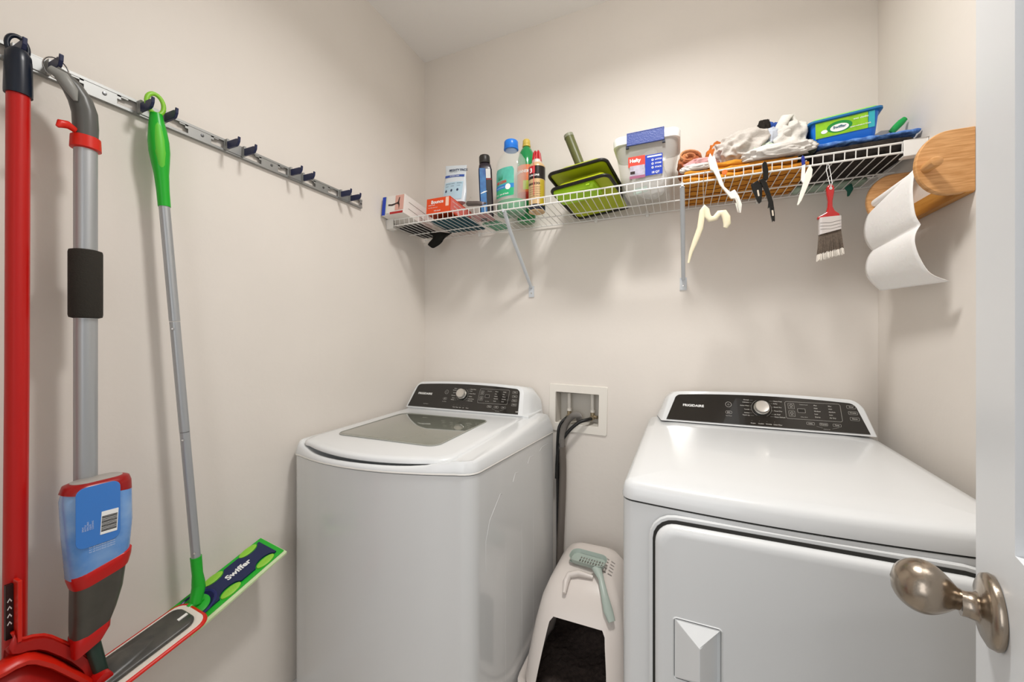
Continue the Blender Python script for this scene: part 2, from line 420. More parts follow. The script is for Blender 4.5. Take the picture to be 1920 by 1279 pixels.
def console_graphics(root, panel, M, H, w, washer_):
    L = lambda q: q*w
    nm = MB(); text(nm, 'FRIGIDAIRE', L(.119) if not washer_ else L(.085), H*.52, H*.105, M, bold=.0003, sx=1.15); nm.build('brand_lettering', PRINTW, panel, smooth=0)
    kx, ky = (L(.487), H*.60) if washer_ else (L(.518), H*.60)
    K = M @ Matrix.Translation((kx, ky, 0))
    kb = MB(); kb.lathe([(0, 0), (.0245, 0), (.0245, .004), (.0225, .006), (0, .006)], 40, M=K); kn = kb.build('knob', DGREY, root, smooth=40)
    kc = MB(); kc.lathe([(0, .006), (.0205, .006), (.0212, .009), (.0205, .022), (.0188, .0245), (.0165, .0238), (0, .0240)], 40, M=K); kc.build('knob_cap', KNOBM, kn, smooth=40)
    kr = MB(); kr.lathe([(.0215, .0005), (.0228, .008), (.0215, .009)], 40, M=K); kr.build('knob_ring', CHROME, kn)
    g = MB()
    tiny = H*.046; lw = .0007
    left = (['Bulky', 'Normal', 'Quick', 'Delicate', 'Clean', 'Whites'] if washer_ else ['Normal', 'Delicates', 'Active Wear', 'Towels', 'Sanitize', 'Touch Up'])
    right = (['Heavy Duty', 'Soak', 'Power Rinse', 'Colors', 'Hand Wash', 'Rinse Spin'] if washer_ else ['Heavy Duty', 'Bulky', 'Quick Dry', 'Timed Dry', 'Air Fluff', 'Steam Refresh'])
    for side, names in ((-1, left), (1, right)):
        for i, s in enumerate(names):
            a = math.radians(62-i*25); yy = ky+.036*math.sin(a)*.85
            ex = kx+side*.030*math.cos(a*.6); x2 = kx+side*.034
            seg(g, ex, yy, x2, yy, .0004, M)
            text(g, s, x2+side*.0015, yy-.0014, tiny, M, align='LEFT' if side > 0 else 'RIGHT', bold=.00008)
    ringline(g, .0295, .0005, kx, ky, M, a0=-1.1, a1=1.1); ringline(g, .0295, .0005, kx, ky, M, a0=PI-1.1, a1=PI+1.1)
    g2 = MB(); g3 = MB()
    for i, s in enumerate(['Wash', 'Rinse', 'Spin', 'Lid', 'Done'] if washer_ else ['Drying', 'Cooling', 'Wrinkle', 'Clean Filter']):
        text(g2, s, kx-.034+i*(.0215 if not washer_ else .017), H*.11, tiny, M, bold=.0001)
        ringline(g2, .0006, .0006, kx-.030+i*(.0215 if not washer_ else .017), H*.2, M, n=8)
    # read-out frame
    fx, fy, fw, fh = L(.75), H*.60, L(.242), H*.52
    outline(g3, fw, fh, .006, lw, fx, fy, M)
    for cx_, names in ((fx+.004, ['Max', 'High', 'Medium', 'Low', 'Energy']), (fx+.042, ['Max', 'High', 'Medium', 'Low', 'Air Dry'])):
        for i, s in enumerate(names if not washer_ else ['Heavy', 'Hot', 'Warm', 'Normal', 'Cool']):
            text(g3, s, cx_, fy+fh*.32-i*fh*.165, tiny, M, bold=.0001)
    text(g3, 'Control Lock' if not washer_ else 'Delay Start', fx-.034, fy+fh*.33, tiny*.8, M); text(g3, 'Delay Start' if not washer_ else 'Est. Time', fx-.034, fy-fh*.38, tiny*.8, M)
    text(g3, 'Hold to Set', fx+.022, H*.09, tiny*.7, M)
    seg(g3, fx+.005, H*.17, fx+.02, H*.13, .0004, M); seg(g3, fx+.062, H*.17, fx+.045, H*.13, .0004, M)
    if washer_: text(g3, 'High Efficiency', L(.16), H*.16, tiny*.8, M); text(g3, 'HE', L(.945), H*.1, tiny*1.6, M, bold=.0002)
    g2.build('status_markings', PRINT, panel, smooth=0); g3.build('readout_markings', PRINT, panel, smooth=0)
    g.build('cycle_markings', PRINT, panel, smooth=0)
    d = MB(); d.slab(.020, .013, .0004, .001, .0001, M=M @ Matrix.Translation((fx-.030, fy, 0))); dd_ = d.build('display', mat('display_black', '0b0908', .1), panel)
    d2 = MB(); outline(d2, .021, .014, .0015, .0007, fx-.030, fy, M, .0005); d2.build('display_frame', PRINT, dd_, smooth=0)
    def button(x, y, bw, bh, s, r=.002):
        q = MB(); q.slab(bw, bh, .0005, r, .0001, M=M @ Matrix.Translation((x, y, 0))); bo = q.build('button', BLACKG, panel)
        q = MB(); outline(q, bw, bh, r, .0006, x, y, M, .0007)
        if s: text(q, s, x, y-.0013, tiny*.95, M, align='CENTER', bold=.0001, z=.0007)
        q.build('button_mark', PRINT, bo, smooth=0)
    bx = L(.358) if not washer_ else L(.345)
    q = MB(); q.lathe([(0, 0), (.0085, 0), (.0085, .0005), (0, .0005)], 24, M=M @ Matrix.Translation((bx, H*.66, 0))); bo = q.build('button', BLACKG, panel)
    q = MB(); ringline(q, .0095, .0009, bx, H*.66, M, .0007); ringline(q, .003, .0005, bx, H*.66, M, .0007, a0=2.1, a1=7.3); seg(q, bx, H*.66, bx, H*.66+.0035, .0005, M, .0007); q.build('button_mark', PRINT, bo, smooth=0)
    button(bx, H*.41, .020, .0105, None, .005)
    q = MB(); q.add([(bx-.004, H*.41-.0025, .0008), (bx+.001, H*.41, .0008), (bx-.004, H*.41+.0025, .0008)], [(0, 1, 2)], M); seg(q, bx+.003, H*.41-.0025, bx+.003, H*.41+.0025, .001, M, .0008); text(q, 'Start Pause', bx, H*.29, tiny*.8, M, align='CENTER'); q.build('button_mark', PRINT, panel, smooth=0)
    for i, s in enumerate(['Delay', 'Dryness', 'Temp'] if not washer_ else ['Temp', 'Soil', 'Spin']):
        button(fx-.010+i*.034, H*.235, .021, .009, s)
    for i in range(2): button(fx-.057, fy+.014-.026*i, .017, .019, None, .0015)
    q = MB()
    for i in range(2): ringline(q, .004, .0009, fx-.057, fy+.016-.026*i, M, .0008); text(q, 'Select', fx-.057, fy+.008-.026*i, tiny*.7, M, align='CENTER', z=.0008)
    q.build('button_mark', PRINT, panel, smooth=0)
    for i, s in enumerate(['Signal', 'Wrinkle', 'Silence'] if not washer_ else ['Extra', 'Stain', 'Fabric', 'Chime']):
        button(L(.915)+i*.002, H*.79-i*(H*.17 if not washer_ else H*.145), .023, .0105, s)
MB().box((.046, -.200, .925), (.660, -.03, .957)).build('console_plinth', ENAMEL, washer, smooth=0, bevel=.004)
console_graphics(washer, wp, wM, wH, ww, True)
for sx in (.08, .655):
    for sy in (-.12, -.74):
        MB().cyl((sx, sy, 0), (sx, sy, .025), .02, .016).build('foot', DGREY, washer)

# ================================================================== dryer
dryer = thing('clothes_dryer', 'white front-loading clothes dryer with black control strip beside the open door', 'dryer', (1.448, -.42, 0))
def droot(p): return p
dx0, dx1, dyb, dyf = 1.106, 1.792, -.05, -.765
DR = Matrix.Translation((1.106, -.78, 0)) @ Matrix.Rotation(math.radians(-0.9), 4, 'Z') @ Matrix.Translation((-1.106, .78, 0))
class DMB(MB):
    def __init__(s): super().__init__(DR)
def dring(ins, z, slope=0.0, edge=0):
    o = []
    for x, y in bow_outline(dx0, dx1, dyb, dyf, .020, .030, ins):
        k = (y-dyf)/(dyb-dyf)
        o.append((x, y, z+slope*k))
    return o
b = DMB()
b.loft([dring(0, .02), dring(0, .897)]); cab = b.build('cabinet', ENAMEL, dryer, smooth=50)
s_ = DMB(); s_.loft([dring(.003, .896), dring(.003, .9005)]); s_.build('seam', GAP, dryer)
c = DMB()
c.loft([dring(.001, .9003), dring(-.002, .902), dring(-.002, .908), dring(0.001, .925, .008), dring(.005, .935, .018), dring(.014, .942, .024), dring(.035, .946, .028), dring(.10, .948, .030)])
c.build('top', ENAMEL, dryer, smooth=55)
# console (housing slopes, nearly full width)
_MB = MB
class MB(_MB):
    def __init__(s, M=None): super().__init__(DR if M is None else M)
dc = dict(xl=1.160, xr=1.772, y0=-.175, z0=.977, y1=-.125, z1=1.078, xlt=1.190, xrt=1.748)
cons, fr = console(dryer, **dc)
dp, dM, dH, dw = console_panel(dryer, fr, 1.160, 1.772, -.175, .977, -.125, 1.078, 1.190, 1.748, .018, .016)
console_graphics(dryer, dp, dM, dH, dw, False)
# door
FM = front((1.448, dyf-.019, .53))
wr, hr = .532, .69
MB().slab(wr+.028, hr+.028, .010, .055, .002, M=front((1.448, dyf-.0125, .53))).build('door_surround', ENAMEL, dryer)
MB().slab(wr+.012, hr+.012, .0016, .047, .0003, M=front((1.448, dyf-.0222, .53))).build('door_gap', GAP, dryer)
dm = MB(); prev = []
for ins, z in ((.002, .0), (0, .004), (.0, .010), (.004, .017), (.010, .0205), (.020, .0215)):
    prev.append([(x, y, z) for x, y in rrect(wr-2*ins, hr-2*ins, .042-ins*.5, 7)])
HX, HZ = 1.264-1.448, .622-.53; HWd, HHt = .094, .132
# front skin with a hole for the grip recess
dm.loft(prev, caps=(True, False), M=front((1.448, dyf-.0234, .53)))
outer = prev[-1]; inner = [(HX+x, HZ+y, .0215) for x, y in rrect(HWd, HHt, .008, 7)]
dm.loft([outer, inner], caps=(False, False), M=front((1.448, dyf-.0234, .53)))
drd = dm.build('door', ENAMEL, dryer, smooth=40)
hb = MB(); GM = front((1.448+HX, dyf-.0234-.0215, .53+HZ))
r0 = [(x, y, .0) for x, y in rrect(HWd, HHt, .008, 7)]; r1 = [(x, y, .0018) for x, y in rrect(HWd-.003, HHt-.003, .007, 7)]; r2 = [(x, y, .0) for x, y in rrect(HWd-.006, HHt-.006, .006, 7)]
hb.loft([r0, r1, r2], caps=(False, False), M=GM)
hb.build('handle_rim', ENAMEL, drd)
hg = MB(); a, c_ = HWd/2-.004, HHt/2-.004; px_, pz = .004, .030
V = [(-a, c_, 0), (a, c_, 0), (a, -c_, 0), (-a, -c_, 0), (px_, c_-.028, pz), (px_, -c_+.028, pz), (px_+.004, c_-.030, pz-.004), (px_+.004, -c_+.030, pz-.004), (a-.004, c_-.006, -.010), (a-.004, -c_+.006, -.010)]
hg.add(V, [(0, 3, 5, 4), (0, 4, 6, 8, 1), (3, 2, 9, 7, 5), (4, 5, 7, 6), (6, 7, 9, 8), (1, 8, 9, 2)], GM)
hg.build('handle', ENAMEL, drd, smooth=0, bevel=.0015)
MB = _MB
for sx in (1.16, 1.74):
    for sy in (-.12, -.72):
        MB().cyl((sx, sy, 0), (sx, sy, .025), .02, .016).build('foot', DGREY, dryer)

# ================================================================== supply box and hoses
IVORY = mat('ivory_plastic', 'e9e4db', .45)
ob = thing('washer_supply_box', 'white plastic recessed water supply box on the wall between the machines', 'supply box', (.814, 0, .963))
m = MB(); FR = Matrix.Translation((.817, -.0002, .965)) @ Matrix.Rotation(PI/2, 4, 'X') @ Matrix.Rotation(math.radians(-1.2), 4, 'Z')
o1 = [(x, y, 0) for x, y in rrect(.262, .212, .006, 3)]; o2 = [(x, y, .005) for x, y in rrect(.258, .208, .006, 3)]
i1 = [(x-.004, y, .005) for x, y in rrect(.196, .142, .004, 3)]; i0 = [(x-.004, y, -.002) for x, y in rrect(.192, .138, .004, 3)]
m.loft([o1, o2, i1, i0], caps=(False, False), M=FR); m.build('face_frame', IVORY, ob, smooth=30)
m = MB(); bx0, bx1, bz0, bz1 = .717, .911, .895, 1.033
m.add([(bx0, .001, bz0), (bx1, .001, bz0), (bx1, .001, bz1), (bx0, .001, bz1), (bx0, .085, bz0), (bx1, .085, bz0), (bx1, .085, bz1), (bx0, .085, bz1)],
      [(4, 5, 6, 7), (0, 1, 5, 4), (1, 2, 6, 5), (2, 3, 7, 6), (3, 0, 4, 7)]); m.build('recess', mat('ivory_recess', 'd6d1c8', .5), ob, smooth=0, recalc=False)
for vx in (.766, .873):
    m = MB(); m.cyl((vx, .05, 1.033), (vx, .05, .948), .0085); m.lathe([(.0085, .0), (.011, .002), (.011, .012), (.0085, .014)], 20, M=Matrix.Translation((vx, .05, .944))); pv = m.build('supply_pipe', IVORY, ob)
    BR = mat('brass_valve', 'a89a80', .35, metal=.7)
    m = MB(); m.cyl((vx, .05, .946), (vx, .05, .915), .0095); m.cyl((vx, .05, .925), (vx, .018, .922), .010); m.cyl((vx+.008, .05, .925), (vx+.022, .045, .925), .008); m.build('valve', BR, pv)
def hose(name, label, pts, r, m, corr=0, n=14):
    P_ = []; K = [Vector(p) for p in pts]
    K = [K[0]*2-K[1]]+K+[K[-1]*2-K[-2]]
    for i in range(1, len(K)-2):
        for k in range(10):
            t_ = k/10; a, b_, c__, d = K[i-1], K[i], K[i+1], K[i+2]
            P_.append(.5*((2*b_)+(-a+c__)*t_+(2*a-5*b_+4*c__-d)*t_*t_+(-a+3*b_-3*c__+d)*t_**3))
    P_.append(K[-2])
    R_ = r
    if corr:
        Q_ = []; R_ = []
        for i in range(len(P_)-1):
            for k in range(4):
                Q_.append(P_[i].lerp(P_[i+1], k/4)); R_.append(r*(1+.10*(1 if (k % 2) else -1)))
        P_ = Q_
    o = MB().tube(P_, R_, n).build(name, m, smooth=60); tag(o, label, 'hose'); return o
RUB = mat('black_rubber', '1a1a1a', .4)
hose('water_hose', 'black rubber hose from the left valve down behind the washer', [(.766, .018, .922), (.762, -.010, .918), (.745, -.028, .895), (.737, -.035, .85), (.735, -.035, .74), (.735, -.03, .55), (.735, -.028, .3)], .0065, RUB)
hose('water_hose', 'black rubber hose arching from the right valve across to the washer', [(.873, .018, .922), (.862, -.016, .923), (.83, -.034, .912), (.79, -.044, .875), (.757, -.048, .825), (.741, -.052, .77), (.733, -.042, .66)], .0075, RUB)
hose('drain_hose', 'ribbed grey drain hose looping out of the middle of the supply box', [(.815, .05, .90), (.812, .03, .93), (.795, -.008, .932), (.775, -.034, .905), (.762, -.045, .86), (.757, -.045, .80)], .013, mat('ribbed_grey', '8d8883', .5), corr=1)
hose('drain_hose', 'smooth brown-grey hose hanging behind the black hoses beside the washer', [(.757, -.045, .805), (.757, -.040, .78), (.757, -.028, .70), (.754, -.026, .58), (.748, -.026, .44), (.743, -.026, .30), (.742, -.026, .1)], .0165, mat('brown_grey_hose', '6f6760', .45))

# ================================================================== litter box
HOODC = mat('blush_white_plastic', 'dcd3cc', .3)
lb = thing('litter_box', 'off-white hooded litter box with dark opening between the washer and dryer', 'litter box', (.925, -.33, 0))
def lring2(z, hx, y0, y1, r):
    return [(.918+x, (y0+y1)/2+y, z) for x, y in rrect(2*hx, abs(y1-y0), r, 6)]
t_ = MB()
t_.loft([lring2(.001, .150, -.50, -.09, .06), lring2(.05, .165, -.52, -.07, .07), lring2(.100, .178, -.535, -.055, .08), lring2(.103, .190, -.550, -.045, .09), lring2(.128, .192, -.552, -.043, .09), lring2(.132, .186, -.546, -.049, .09), lring2(.120, .170, -.525, -.065, .08), lring2(.03, .155, -.51, -.08, .06)], caps=(True, True))
t_.build('tray', HOODC, lb, smooth=50)
h = _MB()
rings = [lring2(.128, .170, -.520, -.062, .075), lring2(.145, .170, -.515, -.062, .075), lring2(.20, .165, -.498, -.065, .07), lring2(.30, .150, -.460, -.075, .065), lring2(.36, .138, -.425, -.085, .06), lring2(.405, .120, -.385, -.095, .055), lring2(.435, .095, -.345, -.110, .05), lring2(.448, .065, -.31, -.135, .04), lring2(.450, .035, -.28, -.16, .03)]
h.loft(rings, caps=(False, True))
hood = h.build('hood', HOODC, lb, smooth=60)
sol = hood.modifiers.new('solid', 'SOLIDIFY'); sol.thickness = .004; sol.offset = -1
cut = _MB()
FXM = frame((.918, -.62, .155), (1, 0, 0), (0, 0, 1))
cut.prism([(-.118, 0), (.112, 0), (.104, .09), (.094, .17), (.085, .185), (-.078, .185), (-.090, .17), (-.104, .09)], .36, M=frame((.918, -.30, .152), (1, 0, 0), (0, 0, 1)))
co = cut.build('cutter', HOODC, None, smooth=0)
hc = _MB()
for k in range(5):
    for j in range(3):
        hc.box((.955+j*.021, -.30+k*.020, .40), (.969+j*.021, -.292+k*.020, .50))
hc_o = hc.build('cutter2', HOODC, None, smooth=0)
bpy.context.view_layer.update()
for cc in (co, hc_o):
    bo_ = hood.modifiers.new('bool', 'BOOLEAN'); bo_.object = cc; bo_.operation = 'DIFFERENCE'; bo_.solver = 'EXACT'
bpy.context.view_layer.update()
me = bpy.data.meshes.new_from_object(hood.evaluated_get(bpy.context.evaluated_depsgraph_get()))
hood.modifiers.clear(); hood.data = me
me.set_sharp_from_angle(angle=math.radians(35))
for cc in (co, hc_o): bpy.data.objects.remove(cc)
hd = _MB()
hd.tube([(.868, -.405, .402), (.866, -.375, .423), (.872, -.352, .436), (.905, -.345, .447), (.955, -.345, .444)], [.008, .014, .014, .013, .008], 12, sy=.8)
hd.build('carry_handle', HOODC, lb, smooth=60)
lit = _MB(); random.seed(3); N = 26; g = []
for i in range(N+1):
    for j in range(N+1):
        x = .76+.316*i/N; y = -.505+.42*j/N
        z = .075+.05*j/N+.03*noise.noise(Vector((x*9, y*9, 0)))+.008*noise.noise(Vector((x*60, y*60, 1)))
        g.append((x, y, z))
lit.add(g, [(i*(N+1)+j, (i+1)*(N+1)+j, (i+1)*(N+1)+j+1, i*(N+1)+j+1) for i in range(N) for j in range(N)])
lo = lit.build('litter', mat('dark_litter', '4a3f3a', .95, bump=1, bscale=300, var=.4, vscale=80), smooth=0)
tag(lo, 'dark brown cat litter heaped inside the hooded litter box', 'litter'); lo['kind'] = 'stuff'
# scoop lying on the hood
SAGE = mat('sage_plastic', 'a9b5ac', .35)
scp = thing('litter_scoop', 'sage green slotted scoop lying on top of the litter box', 'scoop', (.93, -.30, .455))
SC = frame((.925, -.285, .462), Vector((1, -.10, .0)), Vector((.05, 1, .08)))
q = _MB()
bw, bl = .135, .075
outer = [(x, y) for x, y in rrect(bw, bl, .028, 6)]
q.loft([[(x*.92, y*.88, 0) for x, y in outer], [(x, y, .016) for x, y in outer], [(x*.98, y*.97, .016) for x, y in outer], [(x*.90, y*.86, .0025) for x, y in outer]], caps=(False, False), M=SC)
# slotted bottom: bars
q.box((-.060, -.031, 0), (-.034, .031, .0025), M=SC); q.box((-.034, -.031, 0), (.058, -.016, .0025), M=SC); q.box((-.034, .014, 0), (.058, .031, .0025), M=SC); q.box((-.034, -.002, 0), (.058, .003, .0025), M=SC)
for k in range(10): q.box((-.034+k*.0098, -.018, 0), (-.034+k*.0098+.0042, .016, .0030), M=SC)
q.build('scoop_pan', SAGE, scp, smooth=30)
q = _MB(); q.tube([(.962, -.320, .466), (.985, -.355, .450), (1.000, -.385, .424), (1.018, -.415, .390), (1.032, -.430, .368)], [.018, .010, .012, .016, .012], 12, sy=.55, up=(1, .3, 0))
q.build('scoop_handle', SAGE, scp, smooth=60)

# ================================================================== wire shelf
SZ, SY = 1.790, -.285
shelf = thing('wire_shelf', 'white ventilated wire shelf running along the back wall above the machines', 'shelf', (W/2, -.14, SZ))
m = _MB()
for y, z, r in ((SY, SZ, .0030), (SY, SZ+.027, .0030), (-.012, SZ, .0028), (-.14, SZ-.004, .0025)): m.cyl((.012, y, z), (W-.012, y, z), r, n=8)
m.build('long_rods', WIRE, shelf)
m = _MB(); x = .02
while x < W-.02:
    m.tube([(x, -.008, SZ+.001), (x, SY+.001, SZ+.003), (x, SY-.001, SZ+.027)], .0015, 6); x += .0254
m.build('cross_wires', WIRE, shelf)
def plate(name, y0, y1, z0, z1, x0, x1): _MB().box((x0, y0, z0), (x1, y1, z1)).build(name, WIRE, shelf, smooth=0, bevel=.0015)
def endcap(x0, x1):
    m = _MB(); m.box((x0, SY-.008, SZ-.014), (x1, SY-.004, SZ+.030)); m.box((x0 if x0 < .5 else x1-.003, SY-.008, SZ-.014), (x0+.003 if x0 < .5 else x1, SY+.045, SZ+.030)); m.box((x0, SY-.008, SZ-.014), (x1, SY+.02, SZ-.010))
    m.build('end_bracket', WIRE, shelf, smooth=0, bevel=.0012)
endcap(0.0005, .040); endcap(W-.052, W-.0005)
for bx, fx in ((.600, .585), (1.246, 1.240)):
    m = _MB(); m.tube([(fx, SY+.012, SZ-.004), (fx+(bx-fx)*.25, SY+.06, SZ-.07), (bx, -.006, 1.515)], [.0075, .0080, .0075], 12)
    m.box((bx-.0125, -.005, 1.470), (bx+.0125, -.0005, 1.520)); m.box((fx-.004, SY-.004, SZ-.008), (fx+.004, SY+.02, SZ+.004))
    br = m.build('support_brace', BRKT, shelf, smooth=40)
    _MB().lathe([(0, .0065), (.003, .006), (.004, .0045)], 12, M=frame((bx, 0, 1.488), (1, 0, 0), (0, 0, 1))).build('screw', CHROME, br)
for cx_ in (.33, .90, 1.11, 1.50):
    _MB().box((cx_-.006, -.016, SZ-.010), (cx_+.006, -.0005, SZ+.010)).build('wall_clip', WIRE, shelf, smooth=0, bevel=.002)
TOP = SZ+.0045

# ================================================================== tool rail on left wall
rail = thing('tool_rail', 'long slotted aluminium tool rail fixed along the left wall', 'tool rail', (0, -.95, 1.84))
RZ0, RZ1 = 1.822, 1.857
m = _MB()
Y0, Y1 = -1.70, -.450
holders = [-1.358, -1.160, -.962, -.761, -.549]
# rail: flanges + web with keyhole slots cut as real gaps
m.box((.001, Y0, RZ1-.004), (.010, Y1, RZ1)); m.box((.001, Y0, RZ0), (.010, Y1, RZ0+.004))
m.box((.0095, Y0, RZ1-.0065), (.0115, Y1, RZ1)); m.box((.0095, Y0, RZ0), (.0115, Y1, RZ0+.0065))
y = Y1; segs = []
P0 = .2005
for i in range(7):
    yc = holders[-1]+(i*-.2005)+.100
    segs.append((yc-.028, yc+.028) if i else (yc-.012, Y1))
segs[0] = (Y1-.012, Y1)
for a, b_ in segs:
    m.box((.0085, a, RZ0+.003), (.0105, b_, RZ1-.003))
    if b_-a > .03:
        for s_, yy in ((1, b_), (-1, a)):   # scalloped slot ends
            m.box((.0085, min(yy, yy+s_*.007), RZ0+.019), (.0105, max(yy, yy+s_*.007), RZ1-.003)); m.box((.0085, min(yy, yy+s_*.020), RZ0+.025), (.0105, max(yy, yy+s_*.020), RZ1-.003))
m.build('rail_channel', ALU, rail, smooth=0)
for i, (a, b_) in enumerate(segs):
    c_ = (a+b_)/2
    _MB().lathe([(0, .0025), (.0035, .002), (.0042, 0)], 14, M=frame((.0105, c_+.006*(i > 0), 1.8395), (0, 1, 0), (0, 0, 1))).build('screw', mat('screw_steel', '77787a', .35, metal=1), rail)
def hook_pair(yc, n, lab):
    h_ = thing('hook_holder', lab, 'hook', (.012, yc, 1.838), 'blue finger holders on the aluminium rail')
    sp = .024
    q = _MB(); q.box((.0108, yc-sp-.004, RZ0+.004), (.0135, yc+sp+.004, RZ1-.003))
    for s in (-1, 1): q.box((.0125, yc+s*sp-.003, RZ0+.003), (.027, yc+s*sp+.003, RZ1-.002))
    q.build('bracket', ALU, h_, smooth=0, bevel=.0008)
    for s in (-1, 1):
        yy = yc+s*sp
        prof = [(.025, 1.826), (.064, 1.826), (.071, 1.829), (.0765, 1.838), (.078, 1.850), (.0745, 1.852), (.0715, 1.845), (.067, 1.847), (.025, 1.847)]
        q = _MB(); q.loft([[(x, yy-.0032, z) for x, z in prof], [(x, yy+.0032, z) for x, z in prof]]); q.build('finger', NAVY, h_, smooth=0, bevel=.0012)
labs = ['blue fingered holder at the near end of the rail, behind the red pole', 'blue fingered holder with the green sweeper hanging from it', 'empty blue fingered holder just right of the green sweeper', 'empty blue fingered holder in the middle of the three empty ones', 'empty blue fingered holder at the far end of the rail']
for i, yc in enumerate(holders): hook_pair(yc, i, labs[i])

# ================================================================== red broom / dustpan
bx, by = .068, -1.388
br = thing('long_handled_broom', 'red pole with a dark navy hanging cap at the left edge', 'broom', (bx, by, .2))
_MB().tube([(bx+.012, by-.010, .30), (bx+.002, by-.002, 1.2), (bx, by, 1.752)], .0152, 24).build('pole', RED, br, smooth=60)
m = _MB(); m.lathe([(.0155, 1.738), (.0182, 1.738), (.0185, 1.742), (.0175, 1.80), (.0165, 1.815), (.012, 1.824), (0, 1.825)], 24, M=Matrix.Translation((bx, by, 0))); cp = m.build('cap', NAVYD, br, smooth=50)
lp = [(bx-.004, by+.013*math.cos(a), 1.832+.020*math.sin(a)) for a in [2*PI*k/24 for k in range(24)]]
_MB().tube(lp, .004, 8, closed=True).build('hanging_loop', NAVYD, cp, smooth=60)
m = _MB(); m.slab(.05, .26, .05, .01, .006, M=frame((bx+.01, by, .27), (1, 0, 0), (0, 1, 0))); m.build('broom_head', RED, br)
random.seed(5); m = _MB()
for k in range(90):
    yy = by-.12+.24*random.random(); xx = bx-.01+.04*random.random(); m.cyl((xx, yy, .275), (xx+random.uniform(-.01, .01), yy+random.uniform(-.01, .01), .19), .0012, n=5)
o = m.build('bristles', DGREY, br); 

pan = thing('dustpan', 'red plastic dustpan clipped against the red pole at the bottom left', 'dustpan', (.10, -1.34, .55))
def yz(pts, x): return [(x, y, z) for y, z in pts]
# back shell: outline in the plane parallel to the wall
top = [(-1.405, .735), (-1.400, .719), (-1.391, .7135), (-1.381, .711), (-1.368, .704), (-1.358, .694), (-1.340, .670), (-1.325, .648), (-1.310, .620), (-1.298, .584), (-1.290, .550), (-1.284, .490)]
shell = _MB()
x_b = .100
shell.loft([yz(top, x_b), [(x_b+.012, y, z-.006) for y, z in top], [(x_b+.012, y-.006, z-.020) for y, z in top], [(x_b-.004, y-.006, z-.030) for y, z in top], [(x_b-.006, y-.010, z-.070) for y, z in top]], caps=(False, False), closed=False)
shell.build('pan_shell', mat('shaded_red_pan', 'a81008', .4), pan, smooth=50, solid=.003)  # red deeper than the ridge, shade put into the pan's colour
lipm = _MB(); lipm.tube([(x_b+.006, y, z) for y, z in top], .0030, 8); lipm.build('rolled_edge', REDB, pan, smooth=60)
ridge = [(-1.440, .688), (-1.418, .688), (-1.406, .690), (-1.392, .688), (-1.381, .6805), (-1.360, .656), (-1.332, .614), (-1.299, .564), (-1.289, .521)]
rd = _MB(); rd.loft([[(x_b+.001, y, z+.002) for y, z in ridge], [(x_b+.022, y+.001, z-.004) for y, z in ridge], [(x_b+.026, y+.001, z-.009) for y, z in ridge], [(x_b+.024, y, z-.015) for y, z in ridge], [(x_b+.014, y-.001, z-.018) for y, z in ridge]], caps=(False, False), closed=False)
fp = _MB(); fp.loft([[(x_b+.014, y-.001, z-.018) for y, z in ridge], [(x_b+.010, y-.002, .50) for y, z in ridge]], caps=(False, False), closed=False); fp.build('front_plate', mat('shaded_red_pan', 'a81008', .4), pan, smooth=30, solid=.003)  # shade under the ridge painted in as the deeper red
rd.build('front_scoop', REDB, pan, smooth=40, solid=.0035)
m = _MB(); m.box((.094, -1.4015, .715), (.116, -1.396, .828)); ga = m.build('clip_guide', REDB, pan, smooth=0, bevel=.0015)
_MB().box((.090, -1.411, .72), (.098, -1.4018, .82)).build('gap_shade', mat('gap_shade_red', '2a0a08', .5), ga, smooth=0)  # dark backing box, shade between pole and flange put into its colour
m = _MB()
for k in range(4):
    z = .748+k*.014; m.add([(.0985, -1.4095, z), (.0985, -1.4065, z+.006), (.0985, -1.4035, z), (.0985, -1.4045, z-.002), (.0985, -1.4065, z+.003), (.0985, -1.4085, z-.002)], [(0, 1, 2, 3, 4, 5)])
m.build('arrow_marks', PRINTW, ga, smooth=0, recalc=False)

# ================================================================== spray mop
gx, gy = .085, -1.302
sm = thing('spray_mop', 'grey-poled spray mop with a blue bottle and flat red-rimmed pad', 'mop', (gx, gy, .55))
_MB().tube([(gx, gy, .975), (gx, gy, 1.69)], .0178, 28, sy=1).build('pole', ALUD, sm, smooth=60)
_MB().lathe([(.0185, 1.316), (.0245, 1.318), (.0255, 1.323), (.0255, 1.452), (.0245, 1.457), (.0185, 1.459)], 28, M=Matrix.Translation((gx, gy, 0))).build('foam_grip', FOAM, sm, smooth=50)
m = _MB(); m.tube([(gx, gy, 1.690), (gx, gy, 1.715), (gx-.001, gy-.001, 1.745), (gx-.003, gy-.007, 1.770), (gx-.004, gy-.018, 1.790), (gx-.004, gy-.033, 1.806), (gx-.004, gy-.043, 1.812)], [.0215, .0225, .0225, .0215, .019, .0145, .010], 24, sy=.85)
hn = m.build('handle', GREY, sm, smooth=60)
m = _MB(); m.tube([(gx+.004, gy-.052, 1.806), (gx+.012, gy-.038, 1.797), (gx+.016, gy-.026, 1.775), (gx+.016, gy-.020, 1.757)], [.007, .011, .010, .003], 14, sy=.8); m.build('handle_inlay', mat('light_grey_plastic', '8e8e8a', .4), hn, smooth=60)
_MB().lathe([(.0178, 1.668), (.0235, 1.670), (.0225, 1.694), (.0195, 1.696)], 28, M=Matrix.Translation((gx, gy, 0))).build('collar', REDB, sm, smooth=50)
_MB().tube([(gx+.008, gy-.018, 1.700), (gx+.012, gy-.030, 1.704), (gx+.016, gy-.041, 1.700), (gx+.017, gy-.046, 1.692)], [.006, .008, .008, .003], 10, sy=.7).build('trigger', REDB, sm, smooth=60)
